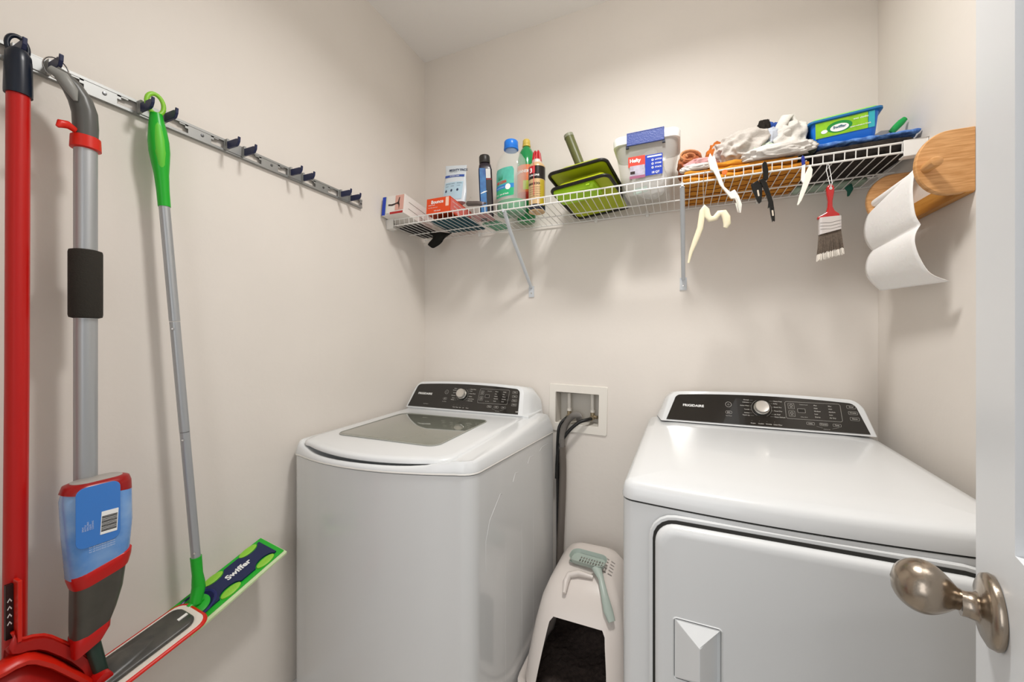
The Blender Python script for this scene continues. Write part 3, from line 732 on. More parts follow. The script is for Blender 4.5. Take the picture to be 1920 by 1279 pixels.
m = _MB(); lp = [(gx-.020+.0*k, gy-.036+.018*math.cos(a), 1.822+.021*math.sin(a)) for k, a in enumerate([2*PI*k/20 for k in range(20)])]
m.tube(lp, .0012, 6, closed=True); m.build('hanging_ring', CHROME, sm, smooth=60)
def orect(cx, cy, z, wx, wy, r, tilt=0): return [(cx+x, cy+y, z+tilt*y) for x, y in rrect(wx, wy, r, 6)]
# reservoir
BLUEB = mat('blue_translucent_plastic', '5b93d8', .22, var=.25, vscale=14, h2='8fb4e2', coat=.3)
cx, cy = .118, -1.295
m = _MB(); m.loft([orect(cx, cy+.002, .797, .056, .082, .022, .25), orect(cx, cy, .805, .062, .090, .024, .22), orect(cx, cy, .88, .068, .100, .026, .1), orect(cx, cy-.002, .952, .066, .104, .028, .02), orect(cx, cy-.002, .972, .060, .098, .028, 0)])
bt = m.build('bottle', BLUEB, sm, smooth=60)
m = _MB(); m.loft([orect(cx, cy-.002, .958, .0665, .1045, .028, -.16), orect(cx, cy-.002, .968, .067, .104, .030, 0), orect(cx, cy-.002, .979, .060, .098, .028, 0), orect(cx, cy-.002, .983, .045, .08, .022, 0)])
m.build('bottle_cap', mat('deep_red_plastic', '9c1212', .3), sm, smooth=60)
m = _MB(); m.loft([orect(cx, cy-.002, .9832, .044, .078, .021), orect(cx, cy-.002, .9845, .040, .074, .019)]); m.build('cap_disc', mat('frosted_lid', 'a9a49e', .4), bt)
# front blue handle of bottle (thumb plate) & label pieces on the +x side and -y side
LX = frame((cx+.0345, cy, .905), (0, 1, 0), (0, 0, 1))      # faces +x
m = _MB(); m.slab(.066, .120, .0014, .014, .0005, M=LX @ Matrix.Translation((-.012, .014, 0))); pl = m.build('grip_panel', mat('mid_blue_plastic', '3f7fd0', .25, coat=.3), bt)
m = _MB(); m.slab(.026, .046, .0008, .001, .0002, M=LX @ Matrix.Rotation(-.05, 4, 'Z') @ Matrix.Translation((.004, -.006, .0014))); lbx = m.build('barcode_label', PRINTW, bt)
m = _MB()
for k in range(11): m.box((-.008, -.022+k*.0029, 0), (.0155, -.022+k*.0029+(.0016 if k % 3 else .0021), .0002), M=LX @ Matrix.Rotation(-.05, 4, 'Z') @ Matrix.Translation((.000, -.001, .0024)))
m.build('barcode', BLACKG, bt, smooth=0)
m = _MB()
for k in range(5): text(m, ['CLEANING', 'LIQUID', 'REFILLABLE', 'BOTTLE', 'SPRAY'][k], -.020-k*.0035, -.012, .0035, LX @ Matrix.Translation((0, 0, .0016)), rot=PI/2)
for k in range(5): text(m, 'for all hard floor surfaces', -.026, -.040-k*.0045, .0038, LX @ Matrix.Translation((0, 0, .0006)))
m.build('small_print', mat('pale_print', 'cfdcee', .5), bt, smooth=0)
m = _MB(); m.loft([orect(cx, cy+.002, .783, .058, .084, .022, .25), orect(cx, cy+.002, .800, .064, .092, .024, .25), orect(cx, cy+.002, .812, .0655, .0935, .024, .25), orect(cx, cy+.002, .815, .060, .088, .024, .25)]); m.build('red_band', RED, sm, smooth=50)
m = _MB(); m.loft([orect(cx-.004, -1.306, .672, .046, .053, .014, .35), orect(cx-.002, -1.302, .70, .052, .064, .018, .3), orect(cx-.001, -1.297, .74, .056, .074, .020, .25), orect(cx, -1.294, .790, .058, .080, .022, .25)]); hs = m.build('housing', mat('taupe_grey_plastic', '4e4b44', .28, var=.25, vscale=20), sm, smooth=60)
m = _MB(); m.loft([orect(cx-.004, -1.312, .644, .038, .042, .008, .45), orect(cx-.004, -1.307, .664, .048, .054, .012, .35), orect(cx-.004, -1.306, .681, .0485, .0555, .014, .35), orect(cx-.004, -1.306, .684, .044, .050, .014, .35)]); m.build('red_band', RED, sm, smooth=50)
_MB().tube([(cx-.006, -1.306, .665), (cx-.004, -1.298, .62), (cx-.002, -1.290, .575)], [.013, .012, .011], 16).build('neck', mat('teal_dark_plastic', '23382f', .3), sm, smooth=60)
# flat head, long axis roughly along the wall, face up
RLd = Vector((0, .98, .2)).normalized(); HC = Vector((.108, -1.288, .547))
HM = frame(HC, RLd, Vector((-1, .02, .13)))      # x along, y towards wall, z up
if HM.to_3x3().col[2].z < 0: HM = frame(HC, RLd, Vector((1, -.02, -.13)))
m = _MB(); m.slab(.372, .118, .008, .030, .003, M=HM); m.build('pad_rim', REDB, sm, smooth=50)
m = _MB(); m.slab(.358, .104, .0012, .026, .0004, M=HM @ Matrix.Translation((0, 0, .0075))); m.build('pad_binding', mat('cream_fabric', 'e8ded2', .8), sm)
PLT = mat('scuffed_dark_plastic', '3d3d3b', .35, var=.35, vscale=30, h2='55524c')
m = _MB(); m.slab(.330, .080, .010, .022, .004, M=HM @ Matrix.Translation((0, 0, .0085))); hp = m.build('head_plate', PLT, sm, smooth=50)
m = _MB(); m.tube([(-.02, 0, .012), (.04, 0, .016), (.09, .004, .014), (.12, .006, .010)], [.034, .030, .018, .004], 16, M=HM, sy=.35, up=(0, 1, 0)); m.build('raised_ridge', PLT, hp, smooth=60)
m = _MB(); m.box((.140, -.010, .0185), (.160, -.003, .0205), M=HM); m.build('white_tab', WHITE, hp, smooth=0)
m = _MB(); m.cyl((-.0, -.026, .024), (0, .026, .024), .014, M=HM); m.build('swivel', RED, sm)

# ================================================================== green sweeper
sw = thing('floor_sweeper', 'green-handled dust sweeper with a long flat navy and green head', 'sweeper', (.06, -1.12, .57))
Pt = Vector((.047, -1.166, 1.835)); Pb = Vector((.075, -1.086, .60)); dv = (Pb-Pt)
pt = lambda z: Pt+dv*((Pt.z-z)/(Pt.z-Pb.z))
m = _MB(); zz = [1.826, 1.81, 1.79, 1.76, 1.735, 1.71, 1.68, 1.64, 1.602]; rr = [.012, .0145, .0175, .0205, .0205, .018, .0145, .0128, .0125]
m.tube([pt(z) for z in zz], rr, 24); hd_ = m.build('handle', GREEN, sw, smooth=60)
m = _MB(); m.tube([pt(z)+Vector((.0085, -.003, 0)) for z in (1.812, 1.79, 1.76, 1.73, 1.70, 1.68)], [.004, .0095, .013, .013, .009, .003], 16); m.build('grip_inlay', mat('lime_rubber', '63c83a', .5), hd_, smooth=60)
ax = pt(1.846); lp = [ax+Vector((.000, .017*math.cos(a), .024*math.sin(a)+.004)) for a in [2*PI*k/24 for k in range(24)]]
_MB().tube(lp, .0042, 10, closed=True, sy=1.2).build('hanging_loop', LIME, sw, smooth=60)
for z0_, z1_, r_ in ((1.602, 1.318, .0112), (1.3165, 1.036, .0108), (1.0345, .706, .0104)):
    ps = _MB().tube([pt(z0_), pt(z1_)], r_, 20).build('pole_section', ALUD, sw, smooth=60)
    q = pt(z1_+.02 if z1_ > .75 else z1_+.014)+Vector((r_*.75, -r_*.6, -.04 if z1_ > .75 else 0)); _MB().lathe([(0, .003), (.0025, .0022), (.003, 0)], 10, M=frame(q, (0.5, .8, 0), (0, 0, 1))).build('button_pin', CHROME, ps)
m = _MB(); m.tube([pt(.706), pt(.66), pt(.635), pt(.615)], [.0125, .0118, .0145, .013], 20); m.build('lower_sleeve', GREEN, sw, smooth=60)
A = Vector((.025, -.897, .652)); B = Vector((.130, -.890, .629)); Ld = Vector((0, .955, .298)).normalized(); Wd = (B-A)
Cn = (A+B)/2-Ld*.21+Vector((0, 0, -.004)); BM = frame(Cn, Ld, -Wd)
if BM.to_3x3().col[2].z < 0: BM = frame(Cn, Ld, Wd)
fy = -1 if BM.to_3x3().col[1].x < 0 else 1
m = _MB(); m.slab(.268, .112, .016, .004, .005, M=BM @ Matrix.Translation((.086, 0, -.013))); m.build('cleaning_pad', mat('pale_green_pad', 'd3e4b4', .9, bump=.6, bscale=150), sw)
m = _MB(); m.slab(.258, .100, .003, .003, .001, M=BM @ Matrix.Translation((.086, 0, .003))); m.build('green_plate', GREEN, sw)
prof = []
def scal(x):
    s = .036
    for c0 in (-.165, -.065, .065, .165):
        d = abs(x-c0)
        if d < .028: s = min(s, .036-.016*(1-(d/.028)**2)**.5)
    return s
xs = [-.038+.238*k/80 for k in range(81)]
up_ = [(x, scal(x)) for x in xs]; dn_ = [(x, -scal(x)) for x in reversed(xs)]
m = _MB(); m.prism(dn_[::-1][0:0]+[(x, -scal(x)) for x in xs]+[(x, scal(x)) for x in reversed(xs)], .005, M=BM @ Matrix.Translation((0, 0, .006)))
m.build('navy_deck', mat('deep_navy_plastic', '17224e', .35), sw, smooth=20)
for c0 in (.065, .165):
    for s in (-1, 1):
        m = _MB(); Mg = BM @ Matrix.Translation((c0, s*.0365, .006))
        m.loft([[(.026*math.cos(a), .0115*math.sin(a), 0) for a in [2*PI*k/24 for k in range(24)]], [(.026*math.cos(a), .0115*math.sin(a), .003) for a in [2*PI*k/24 for k in range(24)]], [(.022*math.cos(a), .009*math.sin(a), .0042) for a in [2*PI*k/24 for k in range(24)]]], M=Mg)
        for k in range(5):
            seg(m, -.014+k*.006, -.005, -.010+k*.006, .005, .001, Mg, .0047)
        m.build('sheet_gripper', LIME, sw, smooth=40)
m = _MB(); TMx = BM @ Matrix.Translation((.112, 0, .0115))
text(m, 'Swiffer', 0, -.006, .024, TMx, align='CENTER', bold=.0008); m.build('brand_lettering', PRINTW, sw, smooth=0)
m = _MB(); m.lathe([(.046, .006), (.048, .010), (.044, .014), (.040, .011)], 40, M=BM @ Matrix.Scale(.8, 4, (0, 1, 0))); m.build('hub_ring', mat('indigo_plastic', '2b2f6a', .3), sw, smooth=50)
m = _MB(); m.lathe([(0, .016), (.020, .016), (.030, .012), (.032, .008)], 32, M=BM); m.cyl((-.016, 0, .018), (.016, 0, .018), .010, M=BM); m.tube([BM @ Vector((0, 0, .016)), pt(.625), pt(.65)], [.014, .015, .013], 16); m.build('swivel_joint', GREEN, sw, smooth=40)

# ================================================================== paper towel holder
BAM = wood('bamboo', 'c08a50', 'dda972', (3, 1.2, 30)); BAM2 = wood('bamboo_amber', 'b97a2c', 'cf9344', (14, 1, 14))
ph = thing('paper_towel_holder', 'bamboo paper towel holder mounted on the right wall', 'paper towel holder', (W, -.33, 1.64))
PXc, PZc = 1.827, 1.684
def cheek(y0, th, xt=1.747):
    pts = []; hz = .0745
    r = hz
    cxx = xt+.062
    pts = [(W-.001, PZc-hz)]
    for k in range(21):
        a = -PI/2-PI*k/20; pts.append((cxx+.062*math.cos(a), PZc-.000+hz*math.sin(a)))
    pts.append((W-.001, PZc+hz))
    m = _MB(); bv = .003
    def R(y, s): return [((x-cxx)*s+cxx if x < W-.002 else x, y, (z-PZc)*s+PZc) for x, z in pts]
    m.loft([R(y0, .97), R(y0+bv, 1), R(y0+th-bv, 1), R(y0+th, .97)]); return m.build('cheek', BAM, ph, smooth=30)
cheek(-.472, .016); cheek(-.212, .016)
_MB().box((W-.019, -.47, 1.608), (W-.001, -.20, 1.652)).build('back_bar', BAM2, ph, smooth=0, bevel=.002)
m = _MB(); m.cyl((1.768, -.490, 1.678), (1.768, -.185, 1.678), .0085); m.lathe([(.0085, -.01), (.0110, -.008), (.0120, .036), (.0105, .042), (.006, .044), (0, .044)], 24, M=frame((1.766, -.472, 1.676), (1, 0, 0), (0, 0, 1))); m.build('rod', BAM, ph, smooth=45)
m = _MB(); m.lathe([(0, 0), (.0025, 0), (.004, -.002)], 8, M=frame((W-.020, -.40, 1.640), (0, 1, 0), (0, 0, 1))); m.build('screw', DGREY, ph)
tw = thing('paper_towel', 'white paper towel sheet hanging in two folds from the bamboo holder', 'paper towel', (1.797, -.33, 1.69))
PT = mat('paper_towel_white', 'f6f3f0', .9, bump=.5, bscale=90, sss=.05)
far = [(1.785, 1.668), (1.769, 1.664), (1.752, 1.645), (1.744, 1.61), (1.745, 1.58), (1.752, 1.558), (1.763, 1.539), (1.752, 1.518), (1.747, 1.492), (1.749, 1.468), (1.760, 1.445), (1.782, 1.418)]
near = [(1.785, 1.702), (1.769, 1.700), (1.756, 1.683), (1.751, 1.643), (1.752, 1.604), (1.756, 1.572), (1.765, 1.549), (1.756, 1.528), (1.755, 1.503), (1.764, 1.468), (1.783, 1.430), (1.816, 1.409)]
def cat(pts, n=5):
    K = [Vector((*p, 0)) for p in pts]; K = [K[0]*2-K[1]]+K+[K[-1]*2-K[-2]]; out = []
    for i in range(1, len(K)-2):
        for k in range(n):
            t_ = k/n; a, b_, c__, d = K[i-1], K[i], K[i+1], K[i+2]
            p = .5*((2*b_)+(-a+c__)*t_+(2*a-5*b_+4*c__-d)*t_*t_+(-a+3*b_-3*c__+d)*t_**3); out.append((p.x, p.y))
    out.append(pts[-1]); return out
fa = cat(far[:7])+cat(far[6:])[1:]; ne = cat(near[:7])+cat(near[6:])[1:]
rings = []
for k in range(17):
    s = k/16; rings.append([(a[0]+(b_[0]-a[0])*s, -.200-.250*s, a[1]+(b_[1]-a[1])*s) for a, b_ in zip(fa, ne)])
m = _MB(); m.loft(rings, caps=(False, False), closed=False); m.build('hanging_sheet', PT, tw, smooth=60, solid=.0012)
m = _MB(); m.tube([(1.768, -.454, 1.678), (1.768, -.198, 1.678)], .0115, 28); m.build('roll', PT, tw, smooth=50)
# ================================================================== things on the shelf
def prism_front(pts, y, t, name, m, parent, bevel=.001):
    """outline in the XZ plane at depth y, thickness t"""
    q = MB(); q.loft([[(x, y-t/2, z) for x, z in pts], [(x, y+t/2, z) for x, z in pts]]); return q.build(name, m, parent, smooth=30, bevel=bevel)
def decal(parent, name, m, M, w, h, r=.001, t=.0004): return MB().slab(w, h, t, r, t*.3, M=M).build(name, m, parent, smooth=0)
def letter(parent, name, m, M, items):
    q = MB()
    for s, x, y, size, al, bo in items: text(q, s, x, y, size, M, align=al, bold=bo)
    return q.build(name, m, parent, smooth=0)
T_ = Matrix.Translation
CARD = mat('card_white', 'e9e4de', .6); PINK = mat('print_pink', 'e39a92', .6); REDP = mat('print_red', 'b01c1c', .5); DKP = mat('print_dark', '2b1a18', .5)
BLUEP = mat('print_blue', '1b3fb4', .45)

# --- picture box at the left end
bo = thing('tool_box_carton', 'blue-edged cardboard carton with a pink tool picture at the far left of the shelf', 'box', (.075, -.23, 1.80))
F = front((.074, -.335, 1.824), 6.5)      # bottom centre of the front
q = MB(); q.M = F; q.box((-.062, 0, -.215), (.058, .086, 0)); q.build('carton', CARD, bo, smooth=0, bevel=.0012)
D = F @ T_((0, 0, .0005))
decal(bo, 'blue_edge', BLUEP, D @ T_((-.053, .043, 0)), .019, .085)
decal(bo, 'pink_panel', mat('print_salmon', 'dba89a', .6), D @ T_((.032, .050, 0)), .046, .068)
q = MB(); 
for a in range(3): pass
q.prism([(-.028, .048), (-.010, .046), (.012, .049), (.024, .053), (.030, .074), (.034, .074), (.031, .052), (.034, .040), (.032, .018), (.028, .040), (.020, .045), (-.006, .039), (-.028, .042)], .0006, M=D @ T_((0, 0, .0004))); q.build('tool_picture', DKP, bo, smooth=0)
decal(bo, 'red_band', REDP, D @ T_((.018, .006, .0002)), .070, .010)
decal(bo, 'green_line', mat('print_pale_green', 'cfe0b8', .6), D @ T_((-.040, .045, .0001)), .003, .08)
q = MB(); text(q, 'TOOL', -.040, .002, .007, D @ T_((0, 0, .0004))); q.build('lettering', DKP, bo, smooth=0)
for k in range(2):
    seg_ = MB(); s0 = F @ Vector((.0584, .060-.030*k, -.03)); s1 = F @ Vector((.0584, .056-.032*k, -.19)); seg_.tube([s0, s1], .0010, 5); seg_.build('side_line', mat('print_taupe', '8d8378', .6), bo)
# flat packs under the boxes
def flat(name, lab, catg, cx, cy, w, d, z0, z1, h, rot=0, group=None, b=.3):
    q = MB(); q.slab(w, d, z1-z0, .008, .003, M=T_((cx, cy, z0)) @ Matrix.Rotation(rot, 4, 'Z')); o = q.build(name, mat('cloth_'+h, h, .85, bump=b, bscale=120, var=.25, vscale=30), smooth=50); tag(o, lab, catg, group); return o
flat('folded_cloth', 'dark teal folded cloth lying flat under the orange box', 'cloth', .300, -.16, .19, .20, TOP, TOP+.007, '1f4a55', .05)
flat('folded_cloth', 'navy folded cloth on top of the teal one under the orange box', 'cloth', .290, -.15, .16, .17, TOP+.0075, TOP+.014, '1c2440', -.05)
flat('folded_cloth', 'mint green folded cloth lying between the orange box and the dark bottle', 'cloth', .455, -.075, .085, .12, TOP, TOP+.010, '7fb597', -.1)
flat('flat_pouch', 'dusty pink flat pouch lying under the shelf nozzle', 'pouch', .455, -.215, .085, .10, TOP, TOP+.008, 'c79a98', .1)
o = flat('folded_cloth', 'flat black cloth under the picture carton', 'cloth', .085, -.13, .13, .20, TOP, TOP+.004, '201c1c', 0)
random.seed(11)
q = MB(); g = []; n = 16
for i in range(n+1):
    for j in range(n+1):
        u, v = i/n, j/n
        x = .135+.085*u+.012*math.sin(v*5)*(1-u*.4); wv = .010*math.sin(u*9+v*3)
        y = -.145+.05*u+wv
        dep = .022+.062*(1-abs(u-.28)/.72)*(1 if u > .0 else 1)
        z = TOP-.008-v*max(.012, dep-.022*u)
        g.append((x, y, z))
q.add(g, [(i*(n+1)+j, (i+1)*(n+1)+j, (i+1)*(n+1)+j+1, i*(n+1)+j+1) for i in range(n) for j in range(n)])
q.build('hanging', mat('cloth_black', '15140f', .9), smooth=60, solid=.003)
ho = sc.objects['hanging']; ho.name = 'black_rag'; tag(ho, 'black rag hanging through the wires near the left end of the shelf', 'rag')

# --- orange dryer sheet carton
OR = mat('orange_carton', 'dd4a18', .5)
bo = thing('dryer_sheet_box', 'orange-red carton of dryer sheets standing near the left end of the shelf', 'box', (.265, -.17, 1.81))
F = front((.262, -.268, 1.8265), 4.5)
q = MB(); q.M = F; q.box((-.060, 0, -.19), (.060, .068, 0)); q.build('carton', OR, bo, smooth=0, bevel=.001)
D = F @ T_((0, 0, .0004))
letter(bo, 'brand_lettering', PRINTW, D, [('Bounce', -.036, .043, .021, 'LEFT', .0006), ('outdoor fresh', -.050, .035, .006, 'LEFT', .0001), ('helps keep clothes fresh', -.050, .024, .005, 'LEFT', 0), ('160 sheets', -.020, .008, .008, 'LEFT', .0001)])
decal(bo, 'count_strip', mat('print_peach', 'f2c9b4', .6), D @ T_((.047, .045, 0)), .016, .040)
SD = F @ frame((.0604, 0, 0), (0, 0, -1), (0, 1, 0))
decal(bo, 'side_panel', mat('print_coral', 'e8746a', .6), SD @ T_((.095, .034, .0001)), .178, .056)
letter(bo, 'side_print', PRINTW, SD @ T_((0, 0, .0006)), [('Bounce fabric softener sheets', .02, .048, .009, 'LEFT', 0), ('160 hojas', .03, .030, .010, 'LEFT', 0), ('place one sheet in dryer', .02, .014, .007, 'LEFT', 0)])
# --- white detergent pouch
po = thing('detergent_pouch', 'white and pale blue detergent pouch standing behind the orange box', 'pouch', (.275, -.15, 1.88))
F = front((.272, -.150, 1.8985), 6, -8); n = 14; g = []
def pouch_ring(v):
    out = []
    h_ = v*.190; tk = .024*(1-v)**.6*(1-.15*v); wv = .066+.004*math.sin(v*6)
    for k in range(24):
        a = 2*PI*k/24; out.append((wv*math.cos(a)-.004*v, h_-.013*math.cos(a)*v, (tk+.001)*math.sin(a)))
    return out
q = MB(); q.loft([pouch_ring(v/n) for v in range(n+1)], M=F); q.build('pouch_body', mat('pouch_film', 'dfe8ef', .3, coat=.3, bump=.3, bscale=40), po, smooth=60)
def pf(x, y):
    v = max(0, min(1, y/.19)); c = max(-.999, min(.999, (x+.004*v)/.070)); tk = .024*(1-v)**.6*(1-.15*v)+.001
    return (x, y-.013*c*v, tk*math.sqrt(1-c*c)+.0008)
q = MB()
for k in range(12):
    a, b_ = -.058+k*.0095, -.058+(k+1)*.0095; q.add([pf(a, .128), pf(b_, .128), pf(b_, .139), pf(a, .139)], [(0, 1, 2, 3)], F)
q.build('blue_stripe', mat('print_cobalt', '3c5cb0', .4), po)
q = MB()
for k in range(11):
    for j in range(6):
        a, b_ = -.050+k*.0095, -.050+(k+1)*.0095; c_, d_ = .012+j*.015, .012+(j+1)*.015; q.add([pf(a, c_), pf(b_, c_), pf(b_, d_), pf(a, d_)], [(0, 1, 2, 3)], F)
q.build('pale_blue_panel', mat('print_sky', 'bcdaea', .4), po)
pf2 = lambda x, y: (lambda p: (p[0], p[1], p[2]+.0006))(pf(x, y))
q = MB(); text(q, 'MIGHTY PACS', -.036, .158, .0165, F, bold=.0005, fn=pf2); text(q, 'LAUNDRY DETERGENT', -.030, .152, .0045, F, fn=pf2)
for i, s in enumerate(['BRIGHTENS', 'CLEANS', 'FRESHENS']): text(q, s, -.046+i*.034, .092, .006, F, fn=pf2); text(q, 'STAINS', -.044+i*.034, .080, .0055, F, fn=pf2)
for i in range(3):
    q.add([pf2(-.038+i*.034+.006*math.cos(a), .060+.007*math.sin(a)) for a in [2*PI*k/8 for k in range(8)]], [tuple(range(8))], F)
q.build('print', mat('print_slate', '2f3f5c', .5), po, smooth=0)
q = MB(); text(q, 'POWERFUL CLEAN', -.026, .1315, .0065, F, bold=.0002, fn=pf2); q.build('stripe_lettering', PRINTW, po, smooth=0)
# --- nozzle tool on the lip
nz = thing('nozzle_tube', 'grey-brown tapered nozzle lying across the front lip of the shelf', 'nozzle', (.46, -.285, 1.83))
q = MB(); q.tube([(.418, -.288, 1.836), (.424, -.288, 1.837), (.470, -.287, 1.832), (.488, -.286, 1.829), (.492, -.286, 1.829), (.508, -.286, 1.828)], [.006, .0105, .0095, .0085, .0055, .004], 16); q.build('nozzle_body', mat('brown_grey_plastic', '5a504c', .4), nz, smooth=50)
q = MB(); q.tube([(.488, -.286, 1.829), (.500, -.286, 1.829)], [.0062, .0052], 12); q.build('nozzle_tip', mat('lilac_grey', '9c95a3', .4), nz)
q = MB(); q.tube([(.428, -.284, 1.846), (.430, -.283, 1.858), (.4345, -.282, 1.866), (.438, -.282, 1.858), (.440, -.283, 1.846)], .0010, 6); q.build('wire_loop', CHROME, nz)
# --- dark flat bottle
db = thing('dark_bottle', 'dark blue and black flat bottle with a black cap', 'bottle', (.462, -.185, TOP))
Mz = T_((.462, -.185, TOP)) @ Matrix.Rotation(math.radians(28), 4, 'Z') @ Matrix.Rotation(math.radians(-2.5), 4, 'Y')
def rr(z, w, d, r): return [(x, y, z) for x, y in rrect(w, d, r, 5)]
q = MB(Mz); q.loft([rr(0, .052, .044, .008), rr(.004, .056, .048, .009), rr(.215, .056, .048, .009), rr(.235, .050, .044, .012), rr(.243, .034, .034, .016), rr(.250, .034, .034, .016)]); q.build('body', mat('bottle_black_purple', '1d1220', .3, coat=.2), db, smooth=50)
q = MB(Mz); q.lathe([(.0220, .243), (.0235, .246), (.0235, .272), (.021, .277), (0, .277)], 28); q.build('cap', mat('cap_charcoal', '2b2724', .4), db, smooth=40)
q = MB(Mz); q.lathe([(.0185, .2435), (.0215, .2445), (.0215, .2475), (.0185, .2485)], 28); q.build('collar', mat('collar_grey', '9d9a98', .4), db)
FF = Mz @ frame((0, -.0243, 0), (1, 0, 0), (0, 0, 1)); LF = Mz @ frame((-.0283, 0, 0), (0, -1, 0), (0, 0, 1)); RF = Mz @ frame((.0283, 0, 0), (0, 1, 0), (0, 0, 1))
BL_ = mat('print_steel_blue', '3f7fb5', .4, var=.3, vscale=25, h2='274f8e')
decal(db, 'front_label', BL_, FF @ T_((-.012, .115, 0)), .026, .20); decal(db, 'dark_label', mat('print_black', '140c0c', .4), FF @ T_((.012, .090, .0001)), .020, .16)
decal(db, 'pale_panel', mat('print_pale_grey', 'cfcdca', .4), FF @ T_((.012, .192, .0001)), .020, .040); decal(db, 'blue_side', BL_, LF @ T_((0, .115, 0)), .042, .20); decal(db, 'text_side', mat('print_olive_grey', '8c8678', .5), RF @ T_((0, .115, 0)), .042, .20)
q = MB(); q.tube([FF @ Vector((-.024, .105, .001)), FF @ Vector((-.008, .112, .0012)), FF @ Vector((.004, .116, .001))], [.001, .003, .001], 8, sy=.3); q.build('swoosh_mark', PRINTW, db)
letter(db, 'red_print', REDP, FF @ T_((.0, 0, .0008)), [('EXTRA', .003, .165, .0075, 'LEFT', .0002)])
letter(db, 'side_print', DKP, RF @ T_((0, 0, .0006)), [('directions for use', -.018, .19-.014*k, .0052, 'LEFT', 0) for k in range(11)])
# --- clear cleaner bottle, blue cap
cb = thing('cleaner_bottle', 'clear bottle with a bright blue cap and a little green liquid', 'bottle', (.580, -.195, TOP))
Mc = T_((.580, -.195, TOP)) @ Matrix.Rotation(math.radians(-12), 4, 'Z')
CLR = mat('clear_plastic', 'eef5ee', .05, alpha=.20, spec=.6)
def bt_ring(z, r, k=.72): return [(r*math.cos(a), r*k*math.sin(a), z) for a in [2*PI*i/36 for i in range(36)]]
prof = [(0.001, .060), (.006, .067), (.03, .069), (.10, .066), (.13, .069), (.19, .070), (.225, .066), (.248, .050), (.262, .033), (.270, .0260), (.280, .0260)]
q = MB(Mc); q.loft([bt_ring(z, r, .72+.28*max(0, (z-.24)/.04 if z < .28 else 1)) for z, r in prof]); q.build('bottle_body', CLR, cb, smooth=60)
q = MB(Mc); q.loft([bt_ring(z, r-.0035) for z, r in [(.0035, .060), (.008, .066), (.03, .068), (.056, .067)]]); q.build('green_liquid', mat('green_liquid', '0a8a50', .1, coat=.3), cb, smooth=60)
q = MB(Mc); q.lathe([(.0295, .275), (.0310, .277), (.0310, .281)], 32); q.lathe([(.0285, .282), (.0300, .284), (.0295, .308), (.027, .312), (0, .3125)], 40); q.build('cap', mat('cap_blue', '1f7be0', .3), cb, smooth=40)
def wrap(R, k=.72, off=.0007, a0=-PI/2):
    def fn(x, y):
        a = a0+x/R; return ((R+off)*math.cos(a), (R*k+off)*math.sin(a), y)
    return fn
def wrapped(parent, name, m, M, fn, x0, x1, y0, y1, n=16, round_=.0):
    q = MB(M); g = []
    for i in range(n+1):
        x = x0+(x1-x0)*i/n; e = 0
        if round_:
            dx = min(x-x0, x1-x); e = 0 if dx > round_ else round_-math.sqrt(max(0, round_**2-(round_-dx)**2))
        g += [fn(x, y0+e), fn(x, y1-e)]
    q.add(g, [(2*i, 2*i+2, 2*i+3, 2*i+1) for i in range(n)]); return q.build(name, m, parent, smooth=60)
w0 = wrap(.0695); w1 = wrap(.0695, off=.0012); w2 = wrap(.0695, off=.0017)
lab = wrapped(cb, 'label', mat('label_aqua', '5fc2ae', .4, var=.2, vscale=30), Mc, w0, -.055, .045, .066, .185, round_=.012)
wrapped(cb, 'blue_band', mat('label_blue', '2d86c9', .4), Mc, w1, -.055, .045, .098, .116)
wrapped(cb, 'green_band', mat('label_green', '33b079', .4), Mc, w1, -.054, .044, .068, .0985)
q = MB(Mc); g = [w2(.018+.012*math.cos(a), .104+.012*math.sin(a)) for a in [2*PI*k/20 for k in range(20)]]; q.add(g, [tuple(range(20))]); q.build('round_badge', PRINTW, cb, smooth=0)
q = MB(Mc); text(q, 'MR CLEAN', -.042, .122, .0155, fn=w2, bold=.0006, sx=.72); q.build('red_lettering', mat('print_bright_red', 'd4342a', .4), cb, smooth=0)
q = MB(Mc); text(q, 'multi-surface cleaner', -.045, .104, .0055, fn=w2); text(q, 'VCC   aloe & fresh', -.048, .074, .009, fn=w2, bold=.0002); q.build('white_lettering', PRINTW, cb, smooth=0)
q = MB(Mc)
for k in range(5):
    a = -.030+k*.005; q.add([w2(a-.002, .138), w2(a+.002, .138), w2(a+(k-2)*.003, .160+.004*(k % 2))], [(0, 1, 2)])
q.build('leaf_print', mat('leaf_green', '1e8a4a', .5), cb, smooth=0)
# --- green bottle, yellow cap
gb = thing('green_bottle', 'green bottle with a yellow cap and orange label, behind the clear bottle', 'bottle', (.603, -.075, TOP))
Mg = T_((.603, -.075, TOP))
q = MB(Mg); q.lathe([(0, 0.001), (.036, .001), (.041, .006), (.041, .25), (.040, .275), (.034, .305), (.022, .328), (.0145, .336), (.0145, .345)], 32); q.build('bottle_body', mat('bottle_green', '0f8f4c', .15, coat=.4), gb, smooth=60)
q = MB(Mg); q.lathe([(.0155, .337), (.0185, .339), (.0185, .345), (.016, .347)], 28); q.lathe([(.016, .347), (.0170, .349), (.0165, .366), (.013, .371), (0, .372)], 28); q.build('cap', mat('cap_yellow', 'dcc05a', .4), gb, smooth=40)
wg = wrap(.041, 1.0)
wrapped(gb, 'label', mat('label_orange', 'e06a1c', .4), Mg, wg, -.060, .060, .09, .245); wrapped(gb, 'lime_patch', mat('label_lime', 'b9c83a', .4), Mg, wrap(.041, 1, .0011), .0, .05, .135, .175); wrapped(gb, 'red_patch', mat('label_red', 'c8321c', .4), Mg, wrap(.041, 1, .0011), -.03, .055, .095, .125)
q = MB(Mg); text(q, 'CLEANER', -.045, .21, .017, fn=wrap(.041, 1, .0014), bold=.0004); q.build('lettering', PRINTW, gb, smooth=0)
